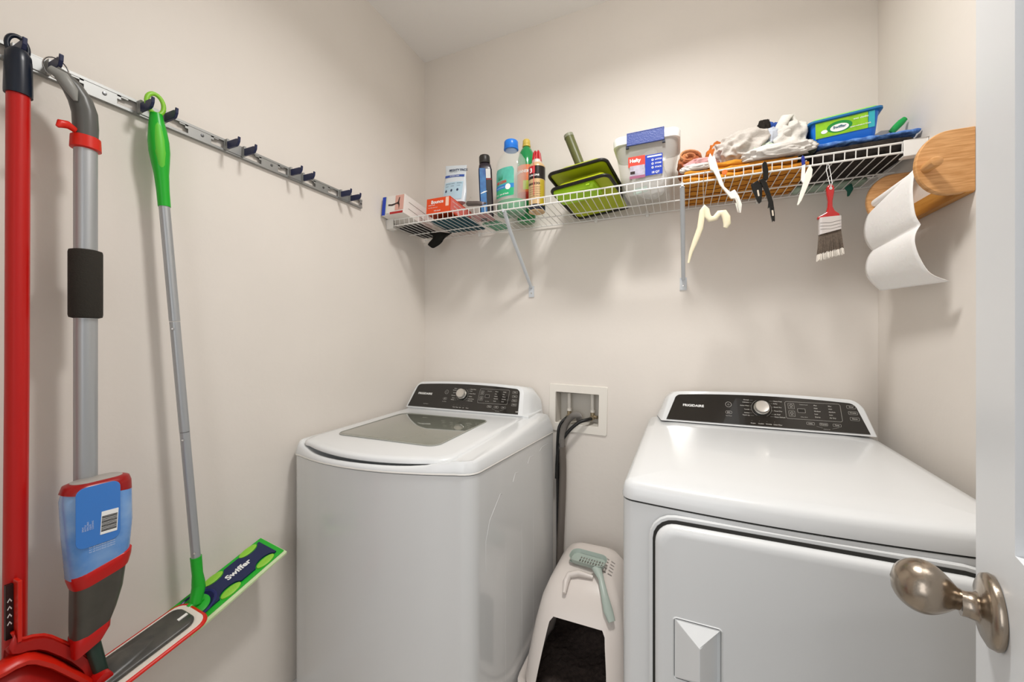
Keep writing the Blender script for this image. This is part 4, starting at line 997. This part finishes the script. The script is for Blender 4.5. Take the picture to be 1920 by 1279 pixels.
# --- spray can
sp = thing('spray_can', 'black and tan lubricant spray can with a red flip straw nozzle', 'spray can', (.693, -.190, TOP))
Ms = T_((.693, -.190, TOP))
q = MB(Ms); q.lathe([(0, .004), (.028, .002), (.0325, 0), (.0345, .003), (.034, .008), (.034, .180), (.0345, .184), (.033, .187), (.026, .197), (.016, .204), (.0155, .207)], 36); q.build('can_body', mat('can_tan', 'd3b285', .3, metal=.2), sp, smooth=40)
ws = wrap(.034, 1.0, .0004); ws2 = wrap(.034, 1.0, .0009); ws3 = wrap(.034, 1, .0014)
q = MB(Ms); q.lathe([(.0344, .128), (.0344, .180)], 36); q.build('black_band', mat('can_black', '16100f', .3), sp)
wrapped(sp, 'red_square', mat('can_red', 'c22a35', .4), Ms, ws3, -.024, .004, .150, .180)
wrapped(sp, 'yellow_side', mat('can_mustard', 'b8a12e', .4), Ms, ws2, .024, .046, .02, .125)
q = MB(Ms); q.lathe([(.0348, .004), (.0345, .026)], 36); q.build('dark_base_band', mat('can_navy', '1d2133', .3), sp)
q = MB(Ms); text(q, '3', -.013, .154, .024, fn=wrap(.034, 1, .0018), align='CENTER', bold=.001); text(q, '3-IN-ONE', -.022, .138, .010, fn=wrap(.034, 1, .0018), bold=.0003); q.build('white_lettering', PRINTW, sp, smooth=0)
q = MB(Ms); text(q, 'GARAGE DOOR', 0.002, .104, .0115, fn=ws2, align='CENTER', bold=.0005, sx=.78)
for k in range(6): text(q, 'lubricant for rollers and', .004, .092-k*.009, .0052, fn=ws2, align='CENTER')
text(q, '11 OZ', .006, .012, .009, fn=wrap(.034, 1, .0015), align='CENTER'); q.build('dark_lettering', DKP, sp, smooth=0)
q = MB(Ms); q.lathe([(.020, .195), (.0215, .200), (.018, .214), (.0135, .216)], 24); q.build('collar', mat('clear_collar', 'd8cfc8', .3), sp)
q = MB(Ms)
for s in (-1, 1): q.loft([[(s*.009, -.009, .208), (s*.020, -.009, .205), (s*.020, .009, .205), (s*.009, .009, .208)], [(s*.005, -.008, .245), (s*.015, -.008, .243), (s*.015, .008, .243), (s*.005, .008, .245)], [(s*.004, -.005, .256), (s*.009, -.005, .254), (s*.009, .005, .254), (s*.004, .005, .256)]])
nzl = q.build('red_nozzle', mat('nozzle_red', 'b81f28', .3), sp, smooth=0, bevel=.002)
q = MB(Ms); q.cyl((0, 0, .205), (0, 0, .250), .005); q.tube([(0, -.010, .235), (.0, -.0375, .20), (.0, -.0375, .06)], .0011, 6); q.build('straw', mat('straw_red', 'd8474a', .4), sp)
# --- nested lime trays
LM = mat('lime_matte', 'b3bf1f', .45, var=.12, vscale=12); LM2 = mat('lime_bright', 'a6d320', .4); BLK = mat('black_rim', '14100d', .4)
def tray(lab, M, dep):
    t_ = thing('lime_tray', lab, 'tray', M @ Vector((0, 0, 0)), 'lime trays with black rims')
    w_, d_ = .232, .252
    q = MB(M); q.tube([(x, y, 0) for x, y in rrect(w_, d_, .024, 6)], .0062, 8, closed=True); q.build('rim', BLK, t_, smooth=60)
    def R(z, i, r): return [(x, y, z) for x, y in rrect(w_-2*i, d_-2*i, r, 6)]
    q = MB(M); q.loft([R(.001, .003, .022), R(.0025, .006, .020), R(dep*.5, .020, .020), R(dep-.008, .034, .018), R(dep, .042, .014)]); q.build('tray_shell', LM, t_, smooth=50)
    return t_
M2 = frame((.912, -.168, 1.828), (1, -.20, .03), (.15, 1, -.19))
t2 = tray('lower of the two lime trays, with a bright lime box under it', M2, .050)
M1 = frame((.897, -.160, 1.8865), (1, -.20, .03), (.12, 1, -.22))
t1 = tray('upper of the two lime trays, with a grey handle standing on it', M1 @ Matrix.Rotation(.03, 4, 'Z'), .045)
lbx = thing('lime_box', 'bright lime plastic box clipped beneath the lower lime tray', 'box', (.865, -.235, 1.80))
q = MB(M2); Lx = [(-.108, -.118), (.060, -.118), (.060, -.030), (-.108, -.030)]
def Rb(z, i): return [(x-.024, y-.074, z) for x, y in rrect(.168-2*i, .090-2*i, .010, 4)]
q.loft([Rb(-.001, 0), Rb(-.010, 0), Rb(-.011, .004), Rb(-.0225, .007)]); q.build('box_shell', LM2, lbx, smooth=30)
q = MB(M2); q.box((.030, -.1215, -.018), (.044, -.118, -.002)); q.build('latch', LM2, lbx, smooth=0, bevel=.001)
hd = thing('handled_scraper', 'grey plate with an olive tube handle sticking up behind the lime trays', 'handle', (.850, -.10, 1.93))
Hm = M1 @ T_((-.03, .035, .050))
q = MB(Hm); 
def Rh(z, i): return [(x, y, z) for x, y in rrect(.145-2*i, .10-2*i, .02, 5)]
q.loft([Rh(0, 0), Rh(.018, .002), Rh(.026, .012), Rh(.028, .018)]); q.build('plate', mat('steel_grey_plastic', '6a6a72', .4), hd, smooth=40)
q = MB(); q.tube([(.864, -.120, 1.972), (.856, -.122, 1.992), (.812, -.125, 2.110), (.809, -.125, 2.118)], [.0195, .0185, .0195, .0185], 24); q.build('tube_handle', mat('olive_grey_plastic', '5f6238', .4), hd, smooth=50)
q = MB(); q.tube([(.812, -.125, 2.109), (.8085, -.1252, 2.1215)], [.0205, .0195], 24); q.build('end_cap', mat('khaki_grey', '8b8d78', .4), hd, smooth=50)
# --- clear storage bin
sb = thing('storage_bin', 'clear lidded storage bin with a blue latch and a red, white and blue label', 'storage bin', (1.122, -.160, TOP))
CB = mat('bin_clear', 'e2e0dc', .12, alpha=.22, spec=.5)
def bn(z, w, d, r=.03, oy=0): return [(1.120+x, -.158+oy+y, TOP+z) for x, y in rrect(w, d, r, 6)]
q = MB(); q.loft([bn(.001, .158, .125), bn(.006, .164, .131), bn(.05, .174, .140), bn(.19, .216, .168)], caps=(True, False)); q.build('bin_body', CB, sb, smooth=50, solid=.0016)
q = MB(); q.loft([bn(.183, .222, .174), bn(.184, .228, .180, .032), bn(.208, .230, .182, .032), bn(.214, .224, .176, .03), bn(.214, .205, .157, .024), bn(.207, .200, .152, .022)]); q.build('lid', mat('bin_lid_white', 'efeeec', .35), sb, smooth=50)
q = MB(); q.box((1.057, -.254, TOP+.172), (1.183, -.247, TOP+.216)); q.box((1.057, -.254, TOP+.212), (1.183, -.228, TOP+.218)); la = q.build('latch', mat('latch_blue', '3c4e93', .45, bump=.5, bscale=200), sb, smooth=0, bevel=.0015)
q = MB(); q.box((1.054, -.252, TOP+.164), (1.064, -.244, TOP+.174)); q.box((1.176, -.252, TOP+.164), (1.186, -.244, TOP+.174)); q.build('latch_pivot', mat('latch_navy', '141b33', .4), la, smooth=0)
FB = frame((1.118, -.2372, TOP+.10), (1, 0, 0), (0, -.10, 1))
decal(sb, 'label', BLUEP, FB @ T_((.030, -.002, .0003)), .058, .070); decal(sb, 'label_red', mat('label_coral', 'd8493a', .4), FB @ T_((-.028, .018, .0003)), .058, .036); decal(sb, 'label_photo', mat('label_lilac', 'c6bfd0', .4, var=.3, vscale=60), FB @ T_((-.026, -.014, .0005)), .050, .036)
decal(sb, 'label_footer', mat('label_mauve', 'a0607c', .4), FB @ T_((-.026, -.036, .0006)), .054, .010); decal(sb, 'label_header', PRINTW, FB @ T_((.032, .027, .0006)), .048, .005)
q = MB(); DD = FB @ T_((0, 0, .0012)); text(q, 'Hefty', -.052, .016, .017, DD, bold=.0007); 
for k in range(3): text(q, ['LATCH', 'STORE', 'STACK'][k], .034, .012-.013*k, .007, DD, bold=.0002); ringline(q, .0038, .0018, .026, .014-.013*k, DD, n=12)
text(q, '18 QT', .022, -.032, .010, DD, bold=.0003); q.build('label_lettering', PRINTW, sb, smooth=0)
decal(sb, 'size_badge', DKP, FB @ T_((-.042, -.020, .0010)), .016, .010)

# --- crumpled and folded cloths
def terry(h, h2=None, b=.9): return mat('terry_'+h, h, .95, bump=b*.8, bscale=190, var=.18, vscale=14, h2=h2)
def crumple(name, lab, catg, c, dims, seed, m, amp=.28, fr=2.2, zmin=None, rotz=0, M=None, group=None, sub=5):
    bm = bmesh.new(); bmesh.ops.create_icosphere(bm, subdivisions=sub, radius=1)
    for v in bm.verts:
        p = v.co.copy(); s = Vector((seed*3.1, seed*1.7, seed))
        n1 = noise.noise(p*fr*.6+s); n2 = 1-2*abs(noise.noise(Vector((p.x*fr, p.y*fr*1.6, p.z*fr*1.1))+s*2)); n3 = 1-2*abs(noise.noise(p*fr*1.8+s*3))
        k = 1+amp*(n1*1.1+n2*.75-.3)+amp*.20*(n3-.4)
        # squarer footprint, flatter bottom
        q = Vector((math.copysign(abs(p.x)**.8, p.x), math.copysign(abs(p.y)**.8, p.y), p.z))*k
        v.co = Vector((q.x*dims[0], q.y*dims[1], q.z*dims[2]))
    R = Matrix.Rotation(rotz, 4, 'Z')
    for v in bm.verts:
        v.co = R @ v.co+Vector(c)
        if zmin is not None and v.co.z < zmin: v.co.z = zmin+(v.co.z-zmin)*.03
    for v in bm.verts: v.co.y = min(v.co.y, -.006-.02*0)
    me = bpy.data.meshes.new(name); bm.to_mesh(me); bm.free(); me.shade_smooth(); me.materials.append(m)
    o = bpy.data.objects.new(name, me); sc.collection.objects.link(o); tag(o, lab, catg, group); return o
Z0 = TOP+.001
# mustard folded towel: layered folds with wavy edges
MU = terry('d28f2a', 'b8731f')
mt = thing('mustard_towel', 'mustard yellow towel folded flat in the middle right of the shelf', 'towel', (1.42, -.14, TOP))
def fold_layer(x0, x1, y0, y1, z0, z1, seed, name='fold_layer', m=MU, root=None):
    q = MB(); nx = 44; rings = []
    for i in range(nx+1):
        u = i/nx; x = x0+(x1-x0)*u; ring = []
        h_ = (z1-z0)/2; zc = (z0+z1)/2
        wv = .006*noise.noise(Vector((u*7, seed, 0))); e = 1 if 0 < i < nx else .6
        for k in range(20):
            a = 2*PI*k/20; cy_, sz_ = math.cos(a), math.sin(a)
            yy = (y0+y1)/2+(y1-y0)/2*math.copysign(abs(cy_)**.25, cy_)*e; zz = zc+h_*math.copysign(abs(sz_)**.6, sz_)*e
            yy += (.007*noise.noise(Vector((u*9, a, seed+3))) if cy_ < 0 else 0)
            zz += (wv+.003*noise.noise(Vector((u*14, a*2, seed))))*(1 if sz_ > 0 else .15)
            ring.append((x, min(yy, -.006), max(zz, Z0)))
        rings.append(ring)
    q.loft(rings); return q.build(name, m, root, smooth=70)
fold_layer(1.235, 1.60, -.265, -.01, Z0, Z0+.022, 1, root=mt)
fold_layer(1.240, 1.57, -.270, -.02, Z0+.020, Z0+.042, 5, root=mt)
fold_layer(1.300, 1.54, -.262, -.03, Z0+.040, Z0+.062, 9, root=mt)
q = MB()   # wavy stitching lines underneath
for r_ in range(5):
    yy = -.235+r_*.045; q.tube([(1.245+.35*k/60, yy+.010*abs(math.sin(k*.42+r_)), Z0-.0008) for k in range(61)], .0012, 5)
q.build('stitching', terry('7a3f18'), mt)
cr = crumple('rust_towel', 'rolled tan and rust towel beside the clear bin', 'towel', (1.268, -.165, 1.885), (.040, .065, .040), 3, terry('c98a58', '8c3f22'), .22, 2.0, zmin=Z0+.044)
# rolled opening
q = MB(); Mr = frame((1.262, -.215, 1.905), (1, 0, -.25), (0, .15, 1)); 
sp_ = [((.034-.0011*k)*math.cos(k*.42)*1.1, (.024-.0008*k)*math.sin(k*.42)) for k in range(26)]
q.loft([[(x, y, .012) for x, y in sp_], [(x*1.02, y*1.02, -.05) for x, y in sp_]], caps=(False, False), closed=False, M=Mr); ro = q.build('roll_edge', terry('cf9a6c', 'b06a44'), cr, smooth=60, solid=.005)
crumple('pink_cloth', 'pale pink cloth crumpled in front of the rust towel', 'cloth', (1.300, -.232, 1.862), (.048, .024, .020), 8, terry('dba6a6'), .3, 2.2, zmin=Z0+.044, rotz=.2)
crumple('white_cloth', 'small white cloth lying on the mustard towel by the bin', 'cloth', (1.282, -.252, 1.848), (.045, .020, .014), 12, terry('e6e0da'), .25, 2.2, zmin=Z0+.043)
crumple('orange_cloth', 'burnt orange cloth peak behind the white clip', 'cloth', (1.350, -.160, 1.912), (.030, .03, .046), 15, terry('c0691f', '96481a'), .25, 1.8, zmin=Z0+.06)
GR1 = terry('d3cdc6', 'bdb6ae', 1.0)
crumple('grey_rag', 'large off-white terry rag heaped at the left of the rag pile', 'rag', (1.415, -.195, 1.905), (.064, .060, .052), 21, GR1, .40, 1.6, zmin=Z0+.061, rotz=.3)
crumple('grey_rag', 'pale grey rag slumped behind the heaped terry rag', 'rag', (1.440, -.110, 1.935), (.048, .05, .048), 25, terry('cfc8c0', 'b4aca4'), .3, 2.0, zmin=Z0+.061)
crumple('mint_rag', 'pale mint rag tucked in the middle of the rag pile', 'rag', (1.478, -.215, 1.880), (.034, .035, .020), 31, terry('c5d3c0'), .3, 2.2, zmin=Z0+.061)
crumple('pale_blue_rag', 'pale blue-grey rag leaning in the middle of the pile', 'rag', (1.498, -.195, 1.910), (.034, .036, .044), 35, terry('c3cbd6', 'b1b4bd'), .3, 2.0, zmin=Z0+.061, rotz=.5)
crumple('white_rag', 'tall white terry rag with a folded hood at the right of the pile', 'rag', (1.560, -.180, 1.915), (.045, .055, .056), 42, terry('e0ddd6', 'cfcbc4'), .40, 1.5, zmin=Z0+.045, rotz=-.3)
crumple('white_rag', 'white terry rag end spread along the lip under the tall rag', 'rag', (1.515, -.262, 1.852), (.085, .024, .024), 47, terry('dedad4', 'cdc8c1'), .35, 2.0, zmin=Z0+.044)
# folded hood loops of the white rag
q = MB(); q.tube([(1.510, -.205, 1.925), (1.528, -.215, 1.955), (1.545, -.205, 1.985), (1.562, -.195, 1.990), (1.572, -.195, 1.965), (1.565, -.215, 1.940), (1.545, -.228, 1.925), (1.520, -.225, 1.918)], [.008, .014, .016, .014, .012, .012, .014, .008], 14, sy=.6); ho = q.build('white_rag_fold', terry('e0ddd6', 'cfcbc4'), smooth=60); tag(ho, 'thick white folded hem sticking up on top of the rag pile', 'rag')
crumple('dark_cloth', 'black cloth peak showing between the pale rags', 'cloth', (1.490, -.165, 1.950), (.022, .02, .052), 51, terry('1d1712'), .3, 2, zmin=None)
crumple('blue_cloth', 'bright blue cloth peeking out behind the white rag', 'cloth', (1.516, -.150, 1.958), (.026, .025, .040), 55, terry('3c5fae', '27468c'), .3, 2)
crumple('olive_cloth', 'dark olive and grey cloth squeezed beside the blue tub', 'cloth', (1.592, -.215, 1.862), (.024, .045, .024), 58, terry('8a9080', '1f261f'), .3, 2.4, zmin=Z0+.045)
# black mat with blue fuzzy pad
bmx = thing('microfiber_mat', 'thick black mat topped with a blue fuzzy pad at the right end of the shelf', 'mat', (1.71, -.15, TOP))
def fuzzy(x0, x1, y0, y1, z0, z1, seed, name, m, am=.004):
    q = MB(); n1, n2 = 60, 14; rings = []
    for i in range(n1+1):
        u = i/n1; x = x0+(x1-x0)*u; e = (1-abs(2*u-1)**10)**.35 if 0 < i < n1 else .25; ring = []
        for k in range(28):
            a = 2*PI*k/28; c_, s_ = math.cos(a), math.sin(a); yy = (y0+y1)/2+(y1-y0)/2*math.copysign(abs(c_)**.25, c_); zz = (z0+z1)/2+(z1-z0)/2*e*math.copysign(abs(s_)**.55, s_)
            nn = am*noise.noise(Vector((x*60, yy*60, zz*60+seed))); ring.append((x, min(yy+nn, -.006), max(zz+nn, z0)))
        rings.append(ring)
    q.loft(rings); return q.build(name, m, bmx, smooth=70)
fuzzy(1.605, 1.832, -.272, -.075, Z0, Z0+.050, 2, 'black_mat', mat('black_fleece', '17130f', .98, bump=1, bscale=220, var=.3, vscale=60, h2='2e2620'))
fuzzy(1.612, 1.846, -.268, -.03, Z0+.0505, Z0+.065, 6, 'blue_pad', mat('blue_fleece', '6f9cdc', .98, bump=1, bscale=220, var=.4, vscale=50, h2='3357a0'), .007)
flat('folded_cloth', 'sage green folded cloth lying behind the black mat', 'cloth', 1.70, -.040, .20, .060, TOP, TOP+.012, 'a9bba9')
q = MB(); q.tube([(1.752, -.055, 1.788), (1.756, -.060, 1.772), (1.750, -.062, 1.752)], [.012, .010, .004], 10, sy=.4); o = q.build('teal_rag', terry('2c6b5a'), smooth=60); tag(o, 'dark teal rag corner drooping below the right end of the shelf', 'rag')
# wipes tub
wt = thing('wipes_tub', 'blue wet-wipes tub with a lime green label on the blue pad', 'tub', (1.690, -.185, Z0+.055))
Mw = T_((1.690, -.190, Z0+.067)) @ Matrix.Rotation(math.radians(-6), 4, 'Z') @ Matrix.Rotation(math.radians(-2), 4, 'Y') @ Matrix.Diagonal((1, 1, .90, 1))
def wr_(z, w, d, r=.015): return [(x, y, z) for x, y in rrect(w, d, r, 5)]
BT = mat('tub_blue', '1470d4', .3)
q = MB(Mw); q.loft([wr_(0, .138, .095), wr_(.003, .143, .10), wr_(.075, .160, .120), wr_(.080, .160, .120)]); q.build('tub_body', BT, wt, smooth=40)
q = MB(Mw); q.loft([wr_(.078, .170, .128), wr_(.080, .176, .134), wr_(.086, .176, .134), wr_(.088, .168, .126)]); q.build('tub_rim', mat('tub_teal_blue', '1f6ea8', .35), wt, smooth=40)
q = MB(Mw); q.loft([wr_(.0885, .162, .120), wr_(.094, .158, .116), wr_(.098, .140, .10)]); q.build('lid', mat('tub_lid_lime', '8ccf62', .4), wt, smooth=40)
Fw = Mw @ frame((0, -.0508, 0.003), (1, 0, 0), (0, -.143, 1))
decal(wt, 'label', mat('label_lime_green', '93cf25', .4, var=.2, vscale=40), Fw @ T_((-.008, .050, .0006)), .122, .050); decal(wt, 'aqua_strip', mat('label_cyan', '35aebb', .4), Fw @ T_((.061, .050, .0006)), .014, .050)
q = MB(); E1 = Fw @ T_((-.012, .050, .0013)); q.add([(.030*math.cos(a), .018*math.sin(a), 0) for a in [2*PI*k/24 for k in range(24)]], [tuple(range(24))], E1); q.build('green_oval', mat('label_deep_green', '1c8a3a', .4), wt, smooth=0)
q = MB(); E1 = Fw @ T_((-.012, .047, .0018)); q.add([(.022*math.cos(a), .012*math.sin(a), 0) for a in [2*PI*k/24 for k in range(24)]], [tuple(range(24))], E1); q.add([(-.036+.008*math.cos(a), .006*math.sin(a)-.004, 0) for a in [2*PI*k/16 for k in range(16)]], [tuple(range(16))], E1); q.build('white_oval', PRINTW, wt, smooth=0)
letter(wt, 'lettering', mat('label_teal_print', '1a5f74', .4), Fw @ T_((0, 0, .0023)), [('Swiffer', -.012, .046, .011, 'CENTER', .0003)])
letter(wt, 'white_lettering', PRINTW, Fw @ T_((0, 0, .0016)), [('wet cloths', .020, .060, .008, 'LEFT', .0001), ('open-window fresh', .012, .038, .006, 'LEFT', .0001)])
# putty knife with green handle
pk = thing('putty_knife', 'putty knife with a green handle and grey blade lying on the blue pad', 'putty knife', (1.81, -.20, Z0+.078))
q = MB(); a, b_ = Vector((1.822, -.125, 1.898)), Vector((1.842, -.165, 1.925)); dq = (Vector((1.846, -.118, 1.958))-Vector((1.806, -.14, 1.912))); 
q.tube([Vector((1.806, -.200, 1.884)), Vector((1.818, -.198, 1.898)), Vector((1.831, -.196, 1.912)), Vector((1.841, -.194, 1.922))], [.008, .0095, .0095, .007], 16, sy=.7); q.build('handle', mat('handle_green', '12a04c', .35), pk, smooth=60)
q = MB(); q.add([(1.812, -.201, 1.893), (1.802, -.199, 1.880), (1.758, -.205, 1.879), (1.782, -.205, 1.893), (1.812, -.199, 1.8925), (1.802, -.197, 1.8795), (1.758, -.203, 1.8785), (1.782, -.203, 1.8925)], [(0, 1, 2, 3), (7, 6, 5, 4), (0, 4, 5, 1), (1, 5, 6, 2), (2, 6, 7, 3), (3, 7, 4, 0)]); q.build('blade', mat('blade_grey', 'b9b7b2', .35, metal=.3), pk, smooth=0)

# --- things hanging from the front lip
HY = SY-.012
MILK = mat('milky_plastic', 'f3eee4', .35, sss=.2)
wc = [(1.315, 1.853), (1.3215, 1.871), (1.328, 1.858), (1.334, 1.862), (1.338, 1.845), (1.348, 1.805), (1.362, 1.757), (1.378, 1.738), (1.3905, 1.744), (1.402, 1.722), (1.4105, 1.694), (1.409, 1.675), (1.403, 1.672), (1.398, 1.695), (1.391, 1.715), (1.380, 1.716), (1.361, 1.746), (1.348, 1.766), (1.340, 1.790), (1.330, 1.812), (1.322, 1.818)]
h1 = thing('plastic_clip', 'milky white plastic hanger clip dangling from the lip beside the mustard towel', 'clip', (1.36, HY, 1.77))
prism_front(wc, HY-.003, .007, 'clip_arm', MILK, h1, .0015)
q = MB(); q.tube([(1.3905, HY-.003, 1.728), (1.398, HY-.008, 1.712), (1.404, HY-.009, 1.690), (1.406, HY-.006, 1.668), (1.400, HY-.004, 1.672), (1.394, HY-.004, 1.700)], .0022, 8); q.build('clip_loop', MILK, h1, smooth=60)
q = MB(); q.lathe([(0, 0), (.008, .001), (.008, .004), (0, .005)], 20, M=frame((1.362, HY-.009, 1.800), (.6, 0, 0), (0, 0, 1))); q.build('orange_tab', mat('tab_orange', 'e0702c', .4), h1)
h2 = thing('plastic_clip', 'black plastic hanger clips dangling from the lip', 'clip', (1.47, HY, 1.73))
BKP = mat('black_plastic', '11100f', .25)
prism_front([(1.465, 1.812), (1.470, 1.818), (1.476, 1.812), (1.480, 1.790), (1.480, 1.762), (1.474, 1.758), (1.468, 1.762), (1.466, 1.790)], HY-.002, .010, 'clip_head', BKP, h2)
fr_ = MB()
out = [(1.4555, 1.762), (1.466, 1.765), (1.476, 1.750), (1.484, 1.720), (1.492, 1.690), (1.496, 1.655), (1.4965, 1.630), (1.4925, 1.633), (1.490, 1.628), (1.486, 1.650), (1.483, 1.675), (1.4785, 1.672), (1.480, 1.690), (1.474, 1.715), (1.4655, 1.738)]
prism_front(out, HY-.006, .008, 'clip_jaw', BKP, h2)
prism_front([(1.434, 1.752), (1.452, 1.762), (1.464, 1.745), (1.464, 1.715), (1.462, 1.695), (1.456, 1.690), (1.452, 1.696), (1.444, 1.718), (1.438, 1.735)], HY-.004, .007, 'clip_jaw', BKP, h2)
decal(h2, 'jaw_slot', mat('slot_wall', 'cbbfae', .6), front((1.4905, HY-.0103, 1.655)) @ Matrix.Rotation(.1, 4, 'Z'), .0045, .018, .002); decal(h2, 'jaw_slot', mat('slot_wall', 'cbbfae', .6), front((1.4535, HY-.0078, 1.722)) @ Matrix.Rotation(.15, 4, 'Z'), .0045, .020, .002)
h3 = thing('seam_ripper', 'slim white tool with a blue top hanging over the lip left of the paintbrush', 'tool', (1.57, HY, 1.76))
prism_front([(1.563, 1.812), (1.566, 1.818), (1.571, 1.812), (1.573, 1.790), (1.565, 1.788)], HY-.004, .006, 'blue_top', mat('top_blue', '23338f', .4), h3); prism_front([(1.565, 1.788), (1.573, 1.790), (1.572, 1.745), (1.567, 1.735), (1.562, 1.745)], HY-.004, .006, 'stem', WHITE, h3)
prism_front([(1.578, 1.776), (1.584, 1.786), (1.590, 1.770), (1.588, 1.750), (1.577, 1.720), (1.563, 1.683), (1.555, 1.670), (1.552, 1.672), (1.558, 1.700), (1.567, 1.735), (1.572, 1.760)], HY-.007, .005, 'blade_guard', MILK, h3)
h4 = thing('plastic_hook', 'cream wishbone-shaped plastic hook hanging under the shelf on a wire', 'hook', (1.31, HY, 1.64))
CRM = mat('cream_plastic', 'efe6c8', .35, sss=.15)
q = MB(); q.tube([(1.258, HY+.0, 1.524), (1.266, HY, 1.560), (1.281, HY, 1.600), (1.293, HY, 1.635), (1.297, HY, 1.665), (1.300, HY, 1.690), (1.3065, HY, 1.702), (1.312, HY, 1.692), (1.314, HY, 1.672), (1.322, HY, 1.660), (1.336, HY, 1.662), (1.348, HY, 1.677), (1.360, HY, 1.676), (1.368, HY, 1.660), (1.370, HY, 1.640), (1.365, HY, 1.628)], [.003, .006, .009, .0095, .0095, .009, .008, .008, .010, .010, .009, .009, .011, .012, .011, .006], 14, sy=.5, up=(1, 0, 0)); q.build('hook_body', CRM, h4, smooth=60)
q = MB(); q.tube([(1.309, SY-.006, SZ+.030), (1.304, SY-.007, SZ+.020), (1.302, SY-.008, SZ-.02), (1.303, HY, 1.715), (1.306, HY, 1.700)], .0011, 6); q.build('hanging_wire', CHROME, h4)
# paintbrush
pb = thing('paintbrush', 'red-handled paintbrush hanging bristles down from the shelf lip', 'paintbrush', (1.628, HY-.005, 1.60))
BY = HY-.008
hp_ = [(1.6215, 1.640), (1.6000, 1.628), (1.6000, 1.621), (1.6525, 1.624), (1.6525, 1.632), (1.641, 1.642), (1.636, 1.655), (1.636, 1.672), (1.640, 1.698), (1.640, 1.710), (1.636, 1.718), (1.631, 1.720), (1.625, 1.717), (1.6215, 1.709), (1.622, 1.696), (1.6255, 1.672), (1.6245, 1.655)]
prism_front(hp_, BY, .012, 'handle', mat('handle_red_gloss', 'b01014', .15, coat=.6), pb, .003)
q = MB(); q.loft([[(1.630+.0262*c_, BY+.0080*s_, 1.626) for c_, s_ in [(math.copysign(abs(math.cos(a))**.4, math.cos(a)), math.copysign(abs(math.sin(a))**.4, math.sin(a))) for a in [2*PI*k/32 for k in range(32)]]], [(1.630+.0265*c_, BY+.0085*s_, 1.582-.006*(-c_)) for c_, s_ in [(math.copysign(abs(math.cos(a))**.4, math.cos(a)), math.copysign(abs(math.sin(a))**.4, math.sin(a))) for a in [2*PI*k/32 for k in range(32)]]]]); fe = q.build('ferrule', mat('ferrule_silver', 'cfc9c6', .35, metal=.3), pb, smooth=40)
q = MB()
for k in range(3): q.tube([(1.605, BY-.0086, 1.610-k*.009), (1.63, BY-.0086, 1.608-k*.009), (1.655, BY-.0086, 1.613-k*.009)], .0004, 5)
q.build('crease_lines', GREY, fe)
random.seed(9); q = MB(); q2 = MB()
for i in range(46):
    for j in range(4):
        u = -1+2*(i+.5)/46; vv = -1+2*(j+.5)/4; x0_ = 1.630+.0245*u; zb = 1.583+.005*u
        dx = .007*u+random.uniform(-.001, .001); zt = 1.508+.008*u+random.uniform(-.003, .002)+.003*abs(vv)
        a = Vector((x0_, BY+.006*vv, zb+.004)); e = Vector((x0_+dx+.001, BY+.0085*vv, zt)); mdl = a.lerp(e, .78)
        q.tube([a, mdl], .0007, 4); q2.tube([mdl, e], [.0008, .0005], 4)
q.build('bristles', mat('bristle_taupe', '75675a', .7, var=.4, vscale=300), pb, smooth=0); q2.build('bristle_tips', mat('bristle_white', 'e9e2d8', .7), pb, smooth=0)
q = MB(); q.tube([(1.632, SY-.0045, SZ-.004), (1.6345, SY-.006, SZ-.02), (1.634, BY-.007, 1.722), (1.631, BY-.007, 1.707), (1.628, BY-.007, 1.722), (1.626, SY-.006, SZ-.02), (1.629, SY-.0045, SZ-.004)], .0008, 6); q.build('hanging_string', PRINTW, pb)
q = MB(); q.lathe([(.0018, .0), (.0030, .0006), (.0036, 0)], 14, M=front((1.631, BY-.0062, 1.707))); q.build('hole_ring', PRINTW, pb)

crumple('paper_bag', 'white crumpled bag inside the clear storage bin', 'bag', (1.125, -.160, 1.892), (.055, .035, .078), 71, mat('bag_white', 'f0efec', .6, bump=.4, bscale=40), .35, 1.6, zmin=TOP+.010)
q = MB(); q.box((1.062, -.118, TOP+.09), (1.178, -.106, TOP+.178)); o = q.build('yellow_sponge', mat('sponge_yellow', 'd9c873', .8), smooth=40); tag(o, 'pale yellow flat sponge standing at the back inside the clear bin', 'sponge')
q = MB(); q.slab(.050, .022, .008, .003, .002, M=front((1.100, -.203, TOP+.024)) @ Matrix.Rotation(.2, 4, 'Z')); o = q.build('mint_packet', mat('packet_mint', 'a9c9bb', .5), smooth=40); tag(o, 'small mint packet at the bottom inside the clear bin', 'packet')
